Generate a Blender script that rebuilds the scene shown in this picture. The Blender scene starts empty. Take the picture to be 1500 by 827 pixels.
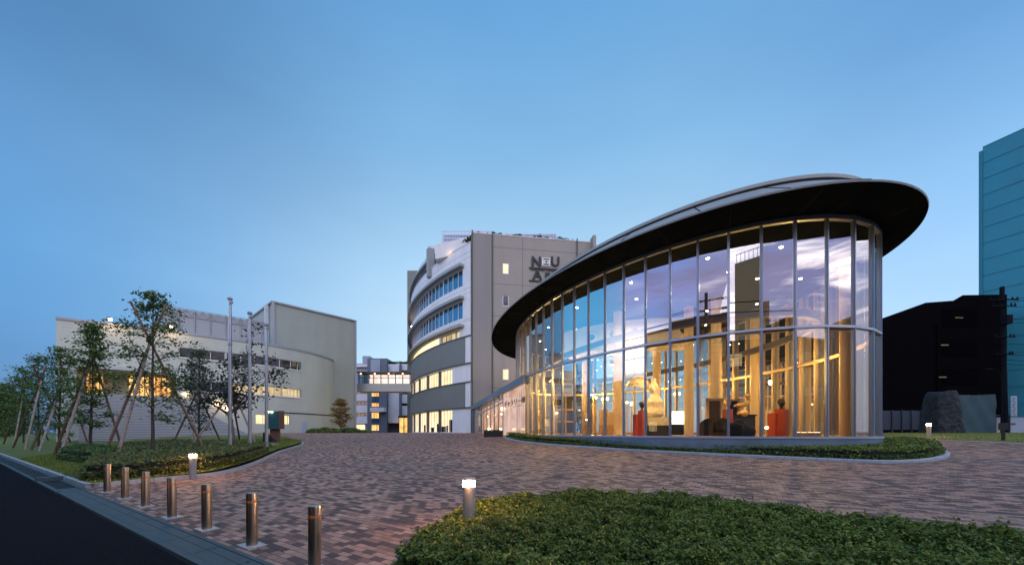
import bpy, math, random
import numpy as np
from mathutils import Vector, geometry as mgeo

R = math.radians
scene = bpy.context.scene
COL = scene.collection
rng = np.random.default_rng(7)
random.seed(7)

# ------------------------------------------------------------------ camera, sky, light
F = 530.0 / 1500.0                      # focal length / image width
H = 1.6
cd = bpy.data.cameras.new("camera"); cam = bpy.data.objects.new("camera", cd); COL.objects.link(cam)
cd.sensor_width = 36; cd.lens = 36 * F; cd.shift_y = 0.146
cd.clip_start = 0.05; cd.clip_end = 5000
cam.location = (0, 0, H); cam.rotation_euler = (R(90), 0, 0)
scene.camera = cam
scene.render.resolution_x, scene.render.resolution_y = 1024, 564
scene.view_settings.view_transform = 'Standard'; scene.view_settings.look = 'None'
scene.view_settings.exposure = 0.25; scene.view_settings.gamma = 1
scene.view_settings.use_curve_mapping = False
try:
    scene.cycles.use_denoising = True; scene.cycles.denoiser = 'OPENIMAGEDENOISE'
    scene.cycles.max_bounces = 10; scene.cycles.transparent_max_bounces = 24
    scene.cycles.glossy_bounces = 5; scene.cycles.diffuse_bounces = 4
    scene.cycles.sample_clamp_indirect = 4.0
    scene.cycles.caustics_reflective = False; scene.cycles.caustics_refractive = False
except Exception:
    pass

def N(nt, typ, **kw):
    n = nt.nodes.new(typ)
    for k, v in kw.items():
        if k in ('op',): n.operation = v
        else: setattr(n, k, v)
    return n
def ramp(nt, stops, fac=None, interp='LINEAR'):
    n = nt.nodes.new('ShaderNodeValToRGB'); cr = n.color_ramp; cr.interpolation = interp
    while len(cr.elements) < len(stops): cr.elements.new(0.5)
    for e, (p, c) in zip(cr.elements, stops):
        e.position = p; e.color = (*c, 1) if len(c) == 3 else c
    if fac is not None: nt.links.new(fac, n.inputs[0])
    return n
def math_(nt, op, a, b=None, clamp=False):
    n = nt.nodes.new('ShaderNodeMath'); n.operation = op; n.use_clamp = clamp
    for i, v in enumerate((a, b)):
        if v is None: continue
        if isinstance(v, (int, float)): n.inputs[i].default_value = v
        else: nt.links.new(v, n.inputs[i])
    return n.outputs[0]
def maprange(nt, v, a, b, c=0.0, d=1.0, smooth=True):
    n = nt.nodes.new('ShaderNodeMapRange'); n.interpolation_type = 'SMOOTHSTEP' if smooth else 'LINEAR'
    nt.links.new(v, n.inputs[0])
    for i, x in enumerate((a, b, c, d)): n.inputs[i + 1].default_value = x
    return n.outputs[0]
def mixc(nt, fac, a, b, blend='MIX'):
    n = nt.nodes.new('ShaderNodeMix'); n.data_type = 'RGBA'; n.blend_type = blend
    for i, v in ((0, fac), (6, a), (7, b)):
        if isinstance(v, (int, float)): n.inputs[i].default_value = v
        elif isinstance(v, tuple): n.inputs[i].default_value = (*v, 1) if len(v) == 3 else v
        else: nt.links.new(v, n.inputs[i])
    return n.outputs[2]

SUN_EL, SUN_ROT = R(3), R(200)
world = bpy.data.worlds.new("World"); scene.world = world; world.use_nodes = True
nt = world.node_tree; nt.nodes.clear()
out = N(nt, 'ShaderNodeOutputWorld'); bg = N(nt, 'ShaderNodeBackground'); bg2 = N(nt, 'ShaderNodeBackground')
tc = N(nt, 'ShaderNodeTexCoord'); nrm = N(nt, 'ShaderNodeVectorMath', operation='NORMALIZE')
nt.links.new(tc.outputs['Generated'], nrm.inputs[0])
sep = N(nt, 'ShaderNodeSeparateXYZ'); nt.links.new(nrm.outputs[0], sep.inputs[0])
x_, y_, z_ = sep.outputs
zc = math_(nt, 'MAXIMUM', z_, 0.0)
hl = math_(nt, 'SQRT', math_(nt, 'MAXIMUM', math_(nt, 'SUBTRACT', 1.0, math_(nt, 'MULTIPLY', z_, z_)), 0.0001))
az = math_(nt, 'DIVIDE', x_, hl)
east = ramp(nt, [(0, (.44, .64, .80)), (.16, (.445, .65, .82)), (.30, (.41, .60, .78)), (.44, (.30, .50, .71)), (.60, (.17, .37, .61)), (.77, (.095, .28, .55)), (1, (.06, .21, .45))], zc)
left = ramp(nt, [(0, (.010, .115, .36)), (.12, (.026, .18, .47)), (.30, (.075, .27, .57)), (.45, (.075, .23, .48)), (.6, (.052, .17, .38)), (1, (.05, .17, .40))], zc)
base = mixc(nt, maprange(nt, az, -.15, -.90), east.outputs[0], left.outputs[0])
right = ramp(nt, [(0, (.36, .56, .84)), (.22, (.31, .52, .82)), (.38, (.22, .45, .76)), (.58, (.095, .27, .55)), (1, (.05, .16, .40))], zc)
base = mixc(nt, maprange(nt, az, .35, .9), base, right.outputs[0])
# soft unevenness of the evening sky
no = N(nt, 'ShaderNodeTexNoise'); no.inputs['Scale'].default_value = 2.2; no.inputs['Detail'].default_value = 3
mp = N(nt, 'ShaderNodeMapping'); mp.inputs['Scale'].default_value = (1, 1, 3); nt.links.new(nrm.outputs[0], mp.inputs[0]); nt.links.new(mp.outputs[0], no.inputs[0])
base = mixc(nt, 1.0, base, ramp(nt, [(.3, (.95, .95, .96)), (.7, (1.05, 1.05, 1.04))], no.outputs[0]).outputs[0], 'MULTIPLY')
# sunset clouds, all behind the photographer
dusk = ramp(nt, [(0, (.30, .32, .42)), (.13, (.40, .38, .48)), (.175, (3.0, 2.6, 2.5)), (.235, (3.0, 2.7, 2.8)), (.275, (.34, .62, 1.45)), (.34, (.50, .54, 1.25)), (.44, (.28, .56, 1.40)), (.6, (.26, .56, 1.2)), (1, (.12, .32, .66))], zc)
mp2 = N(nt, 'ShaderNodeMapping'); mp2.inputs['Scale'].default_value = (1.3, 1.3, 5.0); mp2.inputs['Rotation'].default_value = (R(12), R(14), 0); mp2.inputs['Location'].default_value = (.35, .2, .1)
nt.links.new(nrm.outputs[0], mp2.inputs[0])
n2 = N(nt, 'ShaderNodeTexNoise'); n2.inputs['Scale'].default_value = 2.0; n2.inputs['Detail'].default_value = 7; n2.inputs['Roughness'].default_value = .58; n2.inputs['Distortion'].default_value = .5
nt.links.new(mp2.outputs[0], n2.inputs[0])
cl = math_(nt, 'MULTIPLY', math_(nt, 'MULTIPLY', maprange(nt, n2.outputs[0], .47, .64), maprange(nt, z_, .17, .26)), maprange(nt, az, -.72, -.15, .12, 1.0))
cc = mixc(nt, maprange(nt, z_, .15, .5), (5.0, 4.3, 4.0), (2.8, 2.6, 2.8))
calm = ramp(nt, [(0, (.30, .32, .42)), (.13, (.36, .36, .48)), (.20, (.62, .55, .80)), (.275, (.36, .40, .85)), (.34, (.46, .42, .88)), (.44, (.30, .50, 1.15)), (.6, (.26, .56, 1.2)), (1, (.12, .32, .66))], zc)
duskb = mixc(nt, maprange(nt, az, -.82, -.64), dusk.outputs[0], calm.outputs[0])
duskc = mixc(nt, cl, duskb, cc)
dk = maprange(nt, n2.outputs[0], .48, .34)
duskc = mixc(nt, math_(nt, 'MULTIPLY', dk, .55), duskc, (.36, .30, .52))
back = maprange(nt, y_, .12, -.3)
side = math_(nt, 'MULTIPLY', maprange(nt, az, -.835, -.95), .85)
base = mixc(nt, side, base, ramp(nt, [(0, (.16, .85, 1.6)), (.3, (.16, .82, 1.6)), (.7, (.05, .28, .66))], zc).outputs[0])
sky = mixc(nt, back, base, duskc)
nt.links.new(sky, bg.inputs[0]); bg.inputs[1].default_value = 1.0
sk = N(nt, 'ShaderNodeTexSky'); sk.sky_type = 'NISHITA'; sk.sun_disc = False; sk.sun_elevation = SUN_EL; sk.sun_rotation = SUN_ROT
nt.links.new(sk.outputs[0], bg2.inputs[0]); bg2.inputs[1].default_value = 0.05
ad = N(nt, 'ShaderNodeAddShader'); nt.links.new(bg.outputs[0], ad.inputs[0]); nt.links.new(bg2.outputs[0], ad.inputs[1])
nt.links.new(ad.outputs[0], out.inputs[0])

sl = bpy.data.lights.new("sun", 'SUN'); sl.energy = 0.25; sl.angle = R(30); sl.color = (1, .9, .86)
sun = bpy.data.objects.new("sun", sl); COL.objects.link(sun)
sun.rotation_euler = Vector((math.sin(SUN_ROT), math.cos(SUN_ROT), math.tan(R(14)))).to_track_quat('Z', 'Y').to_euler()

# ------------------------------------------------------------------ terrain
OX, OY = -2.26, 4.10
TX, TY = -.845, .535                    # along the road, away to the left
DX, DY = .535, .845                     # from the road into the plaza
def td(X, Y): return (X - OX) * TX + (Y - OY) * TY, (X - OX) * DX + (Y - OY) * DY
def P(t, d): return OX + t * TX + d * DX, OY + t * TY + d * DY
_dd = np.array([-500, 0, 8, 14.4, 20, 24, 28, 35, 60, 5000.])
_ee = np.array([0, 0, .30, .58, .84, 1.10, 1.30, 1.44, 1.5, 1.5])
_fd = np.linspace(-20, 80, 1001); _fe = np.interp(_fd, _dd, _ee)
_k = np.hanning(41); _k /= _k.sum(); _fe = np.convolve(np.pad(_fe, 20, mode='edge'), _k, 'valid')
def ground(X, Y):
    t, d = td(np.asarray(X, float), np.asarray(Y, float))
    e = np.interp(d, _fd, _fe)
    e = e + .011 * np.clip(t + 7, 0, 58) * np.clip(d / 12, 0, 1)
    return np.minimum(e, 1.5)
def gz(X, Y): return float(ground(X, Y))
def at(px, py, dz=0.0):                  # where a line of sight meets the ground
    dx, dz_ = (px - 750) / 530, -(py - 632.5) / 530
    Y = 1.0
    while Y < 400:
        if H + dz_ * Y <= gz(dx * Y, Y) + dz: break
        Y += .02
    return dx * Y, Y
def ptY(px, py, Y): return ((px - 750) / 530 * Y, Y, H - (py - 632.5) / 530 * Y)

# ------------------------------------------------------------------ materials
M = {}
def mat(name, color=(.5, .5, .5), rough=.6, metal=0.0, noise=None, bump=None, emit=None, spec=.5, coord='Object', streak=0.0):
    m = bpy.data.materials.new(name); m.use_nodes = True; nt = m.node_tree
    b = nt.nodes['Principled BSDF']; b.inputs['Base Color'].default_value = (*color, 1)
    b.inputs['Roughness'].default_value = rough; b.inputs['Metallic'].default_value = metal
    b.inputs['Specular IOR Level'].default_value = spec
    tc = N(nt, 'ShaderNodeTexCoord')
    if noise:
        sc, amt = noise[0], noise[1]
        n = N(nt, 'ShaderNodeTexNoise'); n.inputs['Scale'].default_value = sc; n.inputs['Detail'].default_value = 6; n.inputs['Roughness'].default_value = .65
        nt.links.new(tc.outputs[coord], n.inputs[0])
        lo = tuple(max(0, c * (1 - amt)) for c in color); hi = tuple(min(1, c * (1 + amt)) for c in color)
        r = ramp(nt, [(.3, lo), (.7, hi)], n.outputs[0]); nt.links.new(r.outputs[0], b.inputs['Base Color'])
        rr = maprange(nt, n.outputs[0], .3, .7, max(0, rough - .08), min(1, rough + .08)); nt.links.new(rr, b.inputs['Roughness'])
    if streak:
        mp = N(nt, 'ShaderNodeMapping'); mp.inputs['Scale'].default_value = (.7, .7, .05); nt.links.new(tc.outputs[coord], mp.inputs[0])
        n = N(nt, 'ShaderNodeTexNoise'); n.inputs['Scale'].default_value = 1.0; n.inputs['Detail'].default_value = 5; n.inputs['Roughness'].default_value = .7; nt.links.new(mp.outputs[0], n.inputs[0])
        r2 = ramp(nt, [(.32, (1 - streak,) * 3), (.6, (1.03,) * 3)], n.outputs[0])
        src = b.inputs['Base Color'].links[0].from_socket if b.inputs['Base Color'].links else color
        nt.links.new(mixc(nt, 1.0, src, r2.outputs[0], 'MULTIPLY'), b.inputs['Base Color'])
    if bump:
        n = N(nt, 'ShaderNodeTexNoise'); n.inputs['Scale'].default_value = bump[0]; n.inputs['Detail'].default_value = 4
        nt.links.new(tc.outputs[coord], n.inputs[0])
        bm = N(nt, 'ShaderNodeBump'); bm.inputs['Strength'].default_value = bump[1]; bm.inputs['Distance'].default_value = bump[2] if len(bump) > 2 else .02
        nt.links.new(n.outputs[0], bm.inputs['Height']); nt.links.new(bm.outputs[0], b.inputs['Normal'])
    if emit:
        b.inputs['Emission Color'].default_value = (*emit[0], 1); b.inputs['Emission Strength'].default_value = emit[1]
    M[name] = m
    return m

mat('asphalt', (.014, .014, .0165), .9, noise=(38, .9), bump=(180, .8, .012), spec=.03)
mat('soil', (.05, .045, .03), .95, noise=(3, .3))
mat('lawn', (.14, .175, .032), .95, noise=(1.3, .45), bump=(70, 1, .05))
mat('kerb_stone', (.40, .42, .44), .75, noise=(9, .22), bump=(60, .3, .01))
mat('gutter_concrete', (.062, .092, .096), .75, noise=(5, .25), bump=(90, .25, .01))
mat('grate', (.03, .033, .036), .5, .6)
mat('steel', (.46, .38, .29), .30, 1.0)
mat('bollard_band', (.65, .22, .07), .4, .2)
mat('base_plate', (.48, .50, .50), .45, .35, noise=(30, .35), bump=(60, .3, .01))
mat('lamp_grey', (.34, .34, .36), .45, .3)
mat('lamp_glow', (.9, .7, .5), .5, emit=((1, .44, .16), 210))
mat('alu', (.29, .35, .45), .36, .55)
mat('alu_light', (.46, .50, .58), .38, .5)
mat('plinth_panel', (.17, .24, .30), .45, .3, noise=(2, .12))
mat('roof_metal', (.285, .295, .28), .6, .1, noise=(1.2, .12))
mat('roof_rim', (.33, .34, .325), .6, .1)
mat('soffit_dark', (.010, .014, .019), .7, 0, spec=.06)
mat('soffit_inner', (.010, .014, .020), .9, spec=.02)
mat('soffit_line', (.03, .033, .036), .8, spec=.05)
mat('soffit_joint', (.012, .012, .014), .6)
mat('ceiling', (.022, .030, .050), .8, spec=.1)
mat('duct_white', (.80, .80, .82), .6)
mat('duct_dark', (.06, .10, .16), .4, .4)
mat('floor_wood', (.42, .27, .13), .35, noise=(4, .15))
mat('column_plaster', (.78, .60, .34), .6)
mat('post_paint', (.62, .48, .28), .5)
mat('beam_grey', (.11, .10, .12), .6)
mat('wood_frame', (.62, .40, .17), .45, noise=(6, .2))
mat('dark_panel', (.016, .014, .011), .7, spec=.2)
mat('red_paint', (.52, .085, .035), .5)
mat('stone_pale', (.74, .62, .42), .7, noise=(7, .25), bump=(9, .7, .06))
mat('black_fabric', (.012, .012, .014), .8)
mat('gold', (.80, .48, .12), .35, .7, bump=(14, .5, .03))
mat('bronze', (.07, .05, .035), .35, .8)
mat('globe_glow', (1, .9, .7), .5, emit=((1, .66, .28), 7))
mat('spot_glow', (1, .95, .85), .5, emit=((1, .82, .60), 30))
mat('panel_glow', (1, .95, .8), .5, emit=((1, .80, .48), 3.0))
mat('facade_white', (.70, .735, .745), .55, noise=(.6, .07), streak=.05)
mat('facade_grey', (.165, .19, .175), .6, noise=(.5, .08), streak=.05)
mat('facade_trim', (.085, .10, .10), .5, .2)
mat('mullion_dark', (.05, .06, .065), .4, .4)
mat('hall_wall', (.45, .51, .455), .65, noise=(.35, .06), streak=.05)
mat('hall_cap', (.30, .34, .37), .5, .2)
mat('canopy_grey', (.30, .32, .315), .6)
mat('hall_block', (.315, .36, .322), .65, noise=(.35, .06), streak=.06)
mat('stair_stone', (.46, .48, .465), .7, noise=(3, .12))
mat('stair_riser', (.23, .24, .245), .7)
mat('white_frame', (.72, .74, .76), .5)
mat('back_blue', (.26, .33, .42), .6, noise=(.3, .1))
mat('back_dark', (.10, .13, .18), .6, noise=(.3, .1))
mat('back_white', (.60, .64, .72), .55)
mat('bridge_slab', (.36, .40, .40), .5, .1)
mat('dark_cladding', (.004, .004, .005), .9, spec=.02)
mat('black_glass', (.003, .003, .004), .7, spec=.03)
mat('lit_faint', (.02, .02, .02), .5, emit=((1, .55, .25), .10))
mat('facade_endwall', (.31, .288, .25), .6, noise=(.4, .06), streak=.05)
mat('facade_rib', (.25, .25, .235), .6, streak=.05)
mat('fence_sheet', (.03, .045, .07), .6)
mat('tarp', (.030, .070, .085), .75, bump=(.8, .35, .12))
mat('mound_cover', (.006, .011, .016), .75, bump=(2.2, 1, .35))
mat('pole_concrete', (.008, .009, .012), .9, spec=.05)
mat('wire', (.003, .003, .004), .95, spec=.02)
mat('bark', (.085, .065, .055), .9, noise=(12, .4), bump=(30, .8, .02))
mat('bark_pale', (.16, .15, .14), .9, noise=(12, .35), bump=(30, .6, .02))
mat('stake_wood', (.30, .20, .14), .8, noise=(5, .45), bump=(25, .4, .01))
mat('stake_pale', (.33, .26, .215), .8, noise=(5, .35), bump=(25, .4, .01))
mat('stake_dark', (.13, .075, .045), .8, noise=(5, .4))
mat('rope', (.05, .04, .03), .9)
mat('flagpole', (.46, .50, .56), .35, .7)
mat('glass_sign', (.035, .11, .12), .12, .0, spec=.8)
mat('sign_brown', (.16, .075, .045), .6)
mat('sign_black', (.012, .02, .026), .4)
mat('letter', (.022, .03, .03), .5, .2)
mat('letter_white', (.85, .85, .85), .5)
mat('letter_small', (.06, .05, .05), .6)  # plain dark colour of the small lettering
mat('wall_white', (.27, .33, .41), .6)
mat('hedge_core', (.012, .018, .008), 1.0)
mat('lit_lamp', (1, .8, .6), .5, emit=((1, .58, .30), 25))
mat('lit_bridge', (1, .5, .3), .5, emit=((1, .36, .16), 3.5))
mat('screen_blue', (.30, .38, .52), .6)
mat('brown_building', (.95, .52, .27), .7, noise=(.4, .05))
mat('planter_dark', (.02, .025, .022), .7)
mat('rail', (.30, .33, .36), .5, .4)

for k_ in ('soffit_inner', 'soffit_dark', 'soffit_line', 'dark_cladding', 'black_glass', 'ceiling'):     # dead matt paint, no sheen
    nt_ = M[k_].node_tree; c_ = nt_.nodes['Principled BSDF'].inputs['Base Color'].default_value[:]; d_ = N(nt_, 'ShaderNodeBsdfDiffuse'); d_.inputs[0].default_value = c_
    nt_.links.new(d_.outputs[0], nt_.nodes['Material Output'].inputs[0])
def foliage(name, stops, rough=.55, trans=.25):
    m = bpy.data.materials.new(name); m.use_nodes = True; nt = m.node_tree; b = nt.nodes['Principled BSDF']
    g = N(nt, 'ShaderNodeNewGeometry'); tc = N(nt, 'ShaderNodeTexCoord')
    n = N(nt, 'ShaderNodeTexNoise'); n.inputs['Scale'].default_value = 1.4; n.inputs['Detail'].default_value = 3; nt.links.new(tc.outputs['Object'], n.inputs[0])
    f = math_(nt, 'ADD', math_(nt, 'MULTIPLY', g.outputs['Random Per Island'], .65), math_(nt, 'MULTIPLY', n.outputs[0], .5))
    r = ramp(nt, stops, f); nt.links.new(r.outputs[0], b.inputs['Base Color']); b.inputs['Roughness'].default_value = rough
    b.inputs['Specular IOR Level'].default_value = .35
    tr = N(nt, 'ShaderNodeBsdfTranslucent'); nt.links.new(r.outputs[0], tr.inputs[0])
    mx = N(nt, 'ShaderNodeMixShader'); mx.inputs[0].default_value = trans
    nt.links.new(b.outputs[0], mx.inputs[1]); nt.links.new(tr.outputs[0], mx.inputs[2]); nt.links.new(mx.outputs[0], nt.nodes['Material Output'].inputs[0])
    M[name] = m
foliage('leaf_tree', [(.1, (.032, .080, .030)), (.5, (.085, .165, .045)), (.9, (.180, .240, .060))])
foliage('leaf_dark', [(.1, (.020, .045, .024)), (.5, (.044, .085, .038)), (.9, (.085, .13, .050))])
foliage('leaf_purple', [(.1, (.024, .022, .022)), (.5, (.042, .050, .038)), (.9, (.080, .090, .055))])
foliage('leaf_hedge', [(.1, (.032, .056, .014)), (.5, (.105, .165, .028)), (.95, (.30, .36, .065))])
foliage('leaf_hedge_far', [(.1, (.052, .068, .020)), (.5, (.140, .165, .042)), (.95, (.28, .29, .095))])
foliage('leaf_gold', [(.1, (.14, .09, .03)), (.5, (.26, .18, .06)), (.95, (.42, .30, .11))])
foliage('grass_blade', [(.1, (.09, .12, .022)), (.5, (.18, .23, .04)), (.95, (.29, .33, .07))], .7, .2)

# paving: two-tone clay setts laid along the road
def paving():
    m = bpy.data.materials.new('paving'); m.use_nodes = True; nt = m.node_tree; b = nt.nodes['Principled BSDF']
    tc = N(nt, 'ShaderNodeTexCoord'); mp = N(nt, 'ShaderNodeMapping'); mp.inputs['Rotation'].default_value = (0, 0, math.atan2(.535, .845))
    nt.links.new(tc.outputs['Object'], mp.inputs[0])
    br = N(nt, 'ShaderNodeTexBrick'); nt.links.new(mp.outputs[0], br.inputs[0])
    br.offset = .5; br.inputs['Scale'].default_value = 1; br.inputs['Brick Width'].default_value = .205; br.inputs['Row Height'].default_value = .105
    br.inputs['Mortar Size'].default_value = .005; br.inputs['Mortar Smooth'].default_value = .3; br.inputs['Bias'].default_value = 0
    br.inputs['Color1'].default_value = (0, 0, 0, 1); br.inputs['Color2'].default_value = (1, 1, 1, 1); br.inputs['Mortar'].default_value = (.5, .5, .5, 1)
    v = ramp(nt, [(0, (.108, .074, .063)), (.30, (.148, .101, .083)), (.42, (.25, .153, .112)), (.55, (.355, .212, .149)), (.8, (.44, .265, .186)), (1, (.50, .32, .235))], br.outputs[0], 'LINEAR')
    n = N(nt, 'ShaderNodeTexNoise'); n.inputs['Scale'].default_value = .35; n.inputs['Detail'].default_value = 6; nt.links.new(tc.outputs['Object'], n.inputs[0])
    n3 = N(nt, 'ShaderNodeTexNoise'); n3.inputs['Scale'].default_value = 90; n3.inputs['Detail'].default_value = 3; nt.links.new(tc.outputs['Object'], n3.inputs[0])
    c = mixc(nt, 1.0, v.outputs[0], ramp(nt, [(.3, (.78, .80, .84)), (.7, (1.18, 1.14, 1.1))], n.outputs[0]).outputs[0], 'MULTIPLY')
    c = mixc(nt, 1.0, c, ramp(nt, [(.3, (.8, .8, .8)), (.7, (1.2, 1.2, 1.2))], n3.outputs[0]).outputs[0], 'MULTIPLY')
    c = mixc(nt, br.outputs['Fac'], c, (.035, .032, .034))
    nt.links.new(c, b.inputs['Base Color'])
    nt.links.new(maprange(nt, n.outputs[0], .3, .7, .62, .82), b.inputs['Roughness']); b.inputs['Specular IOR Level'].default_value = .22
    bm = N(nt, 'ShaderNodeBump'); bm.inputs['Strength'].default_value = .6; bm.inputs['Distance'].default_value = .006
    h = math_(nt, 'ADD', math_(nt, 'MULTIPLY', br.outputs['Fac'], -1.0), math_(nt, 'MULTIPLY', n3.outputs[0], .35))
    nt.links.new(h, bm.inputs['Height']); nt.links.new(bm.outputs[0], b.inputs['Normal'])
    M['paving'] = m
paving()

def glass(name, tint=(.88, .95, .98), refl=.32, gain=.75):
    m = bpy.data.materials.new(name); m.use_nodes = True; nt = m.node_tree; nt.nodes.clear()
    o = N(nt, 'ShaderNodeOutputMaterial'); t = N(nt, 'ShaderNodeBsdfTransparent'); t.inputs[0].default_value = (*tint, 1)
    g = N(nt, 'ShaderNodeBsdfGlossy'); g.inputs['Roughness'].default_value = 0.0; g.inputs[0].default_value = (1, 1, 1, 1)
    fr = N(nt, 'ShaderNodeFresnel'); fr.inputs[0].default_value = 1.5
    f = math_(nt, 'ADD', math_(nt, 'MULTIPLY', fr.outputs[0], gain), refl, True)
    mx = N(nt, 'ShaderNodeMixShader'); nt.links.new(f, mx.inputs[0]); nt.links.new(t.outputs[0], mx.inputs[1]); nt.links.new(g.outputs[0], mx.inputs[2])
    nt.links.new(mx.outputs[0], o.inputs[0]); M[name] = m
glass('glass_clear')
glass('glass_blue', (.45, .72, .82), .30)
glass('glass_sheet', (.85, .88, .90), .02, .30)

def lit(name, hot, warm, strength, scale=1.6, dark=.25):
    """room light seen through curtains: vertical folds, brighter high up"""
    m = bpy.data.materials.new(name); m.use_nodes = True; nt = m.node_tree; b = nt.nodes['Principled BSDF']
    tc = N(nt, 'ShaderNodeTexCoord'); mp = N(nt, 'ShaderNodeMapping'); mp.inputs['Scale'].default_value = (scale, scale, .10); nt.links.new(tc.outputs['Object'], mp.inputs[0])
    n = N(nt, 'ShaderNodeTexNoise'); n.inputs['Scale'].default_value = 1.6; n.inputs['Detail'].default_value = 4; n.inputs['Roughness'].default_value = .7; nt.links.new(mp.outputs[0], n.inputs[0])
    n2 = N(nt, 'ShaderNodeTexNoise'); n2.inputs['Scale'].default_value = .9; n2.inputs['Detail'].default_value = 3; nt.links.new(tc.outputs['Object'], n2.inputs[0])
    f = math_(nt, 'ADD', math_(nt, 'MULTIPLY', n.outputs[0], .75), math_(nt, 'MULTIPLY', n2.outputs[0], .45))
    r = ramp(nt, [(.36, tuple(c * dark for c in warm)), (.5, warm), (.68, hot)], f)
    b.inputs['Base Color'].default_value = (.05, .05, .05, 1); b.inputs['Roughness'].default_value = .08
    nt.links.new(r.outputs[0], b.inputs['Emission Color']); b.inputs['Emission Strength'].default_value = strength
    M[name] = m
lit('lit_window', (1.0, .84, .52), (.92, .62, .26), 1.15, dark=.45)
lit('lit_window_dim', (.85, .66, .36), (.45, .30, .12), .8, dark=.15)
lit('lit_orange', (1.0, .62, .20), (.75, .30, .06), 1.2, 1.0, .15)
lit('lit_pink', (.80, .50, .36), (.52, .27, .17), .75, 2.6, .5)
lit('lit_curtain', (1.0, .58, .30), (.62, .26, .12), 1.1, 2.6, .5)
mat('dark_glass', (.015, .022, .03), .06, 0, spec=.9)
mat('sky_glass', (.06, .16, .26), .05, .55)

# ------------------------------------------------------------------ mesh helpers
def root_loc(o):
    while o.parent: o = o.parent
    return np.array(o.location)
class MB:
    def __init__(s): s.v = []; s.f = []; s.n = 0
    def add(s, verts, faces):
        s.v.append(np.asarray(verts, float).reshape(-1, 3)); s.f += [tuple(i + s.n for i in f) for f in faces]; s.n += len(s.v[-1]); return s
    def hexa(s, p):                         # 8 points: bottom loop, top loop
        return s.add(p, [(3, 2, 1, 0), (4, 5, 6, 7), (0, 1, 5, 4), (1, 2, 6, 5), (2, 3, 7, 6), (3, 0, 4, 7)])
    def box(s, c, size, rz=0.0):
        x, y, z = (k / 2 for k in size); ca, sa = math.cos(rz), math.sin(rz); p = []
        for zz in (-z, z):
            for a, b in ((-x, -y), (x, -y), (x, y), (-x, y)): p.append((c[0] + a * ca - b * sa, c[1] + a * sa + b * ca, c[2] + zz))
        return s.hexa(p)
    def bar(s, p0, p1, w, h, up=(0, 0, 1)):
        p0, p1 = np.array(p0, float), np.array(p1, float); d = p1 - p0; d /= np.linalg.norm(d)
        u = np.array(up, float)
        if abs(d @ u) > .95: u = np.array((1., 0, 0))
        sx = np.cross(d, u); sx /= np.linalg.norm(sx); u = np.cross(sx, d)
        q = [sx * a * w / 2 + u * b * h / 2 for a, b in ((-1, -1), (1, -1), (1, 1), (-1, 1))]
        return s.hexa([p0 + k for k in q] + [p1 + k for k in q])
    def tube(s, pts, rad, n=8, cap=True):
        pts = [np.array(p, float) for p in pts]; rad = [rad] * len(pts) if np.isscalar(rad) else rad
        V = []; 
        for i, p in enumerate(pts):
            d = pts[min(i + 1, len(pts) - 1)] - pts[max(i - 1, 0)]; d /= (np.linalg.norm(d) + 1e-9)
            u = np.array((0, 0, 1.)) if abs(d[2]) < .9 else np.array((1., 0, 0))
            a = np.cross(d, u); a /= np.linalg.norm(a); b = np.cross(d, a)
            for k in range(n):
                t = 2 * math.pi * k / n; V.append(p + (a * math.cos(t) + b * math.sin(t)) * rad[i])
        Fc = []
        for i in range(len(pts) - 1):
            for k in range(n): Fc.append((i * n + k, i * n + (k + 1) % n, (i + 1) * n + (k + 1) % n, (i + 1) * n + k))
        if cap: Fc += [tuple(range(n)), tuple((len(pts) - 1) * n + k for k in range(n))[::-1]]
        return s.add(V, Fc)
    def lathe(s, c, prof, n=20):            # prof: (r, z)
        V = []; Fc = []
        for r, z in prof:
            for k in range(n): t = 2 * math.pi * k / n; V.append((c[0] + r * math.cos(t), c[1] + r * math.sin(t), c[2] + z))
        for i in range(len(prof) - 1):
            for k in range(n): Fc.append((i * n + k, i * n + (k + 1) % n, (i + 1) * n + (k + 1) % n, (i + 1) * n + k))
        Fc += [tuple(range(n))[::-1], tuple((len(prof) - 1) * n + k for k in range(n))]
        return s.add(V, Fc)
    def prism(s, poly, z0, z1):
        n = len(poly); z0 = [z0] * n if np.isscalar(z0) else z0; z1 = [z1] * n if np.isscalar(z1) else z1
        V = [(p[0], p[1], z) for p, z in zip(poly, z0)] + [(p[0], p[1], z) for p, z in zip(poly, z1)]
        return s.add(V, [tuple(range(n))[::-1], tuple(range(n, 2 * n))] + [(i, (i + 1) % n, n + (i + 1) % n, n + i) for i in range(n)])
    def strip(s, lo, hi, closed=False):     # quads between two polylines
        n = len(lo); k = n if closed else n - 1
        return s.add(list(lo) + list(hi), [(i, (i + 1) % n, n + (i + 1) % n, n + i) for i in range(k)])
    def sheet(s, pts, faces): return s.add(pts, faces)
    def ball(s, c, r, n=12, m=8, sx=1, sy=1, sz=1):
        prof = [(max(.001, r * math.sin(math.pi * i / m)), -r * math.cos(math.pi * i / m)) for i in range(m + 1)]
        k0 = len(s.v); s.lathe((0, 0, 0), prof, n); s.v[k0] = s.v[k0] * (sx, sy, sz) + np.array(c); return s
    def build(s, name, m, parent=None, smooth=False, ang=.7):
        v = np.concatenate(s.v) if s.v else np.zeros((0, 3))
        if parent is not None: v = v - root_loc(parent)
        me = bpy.data.meshes.new(name); me.from_pydata(v.tolist(), [], s.f); me.update()
        if smooth:
            me.shade_smooth()
            try: me.set_sharp_from_angle(angle=ang)
            except Exception: pass
        me.materials.append(M[m]); o = bpy.data.objects.new(name, me); COL.objects.link(o)
        if parent is not None: o.parent = parent
        return o
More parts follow.
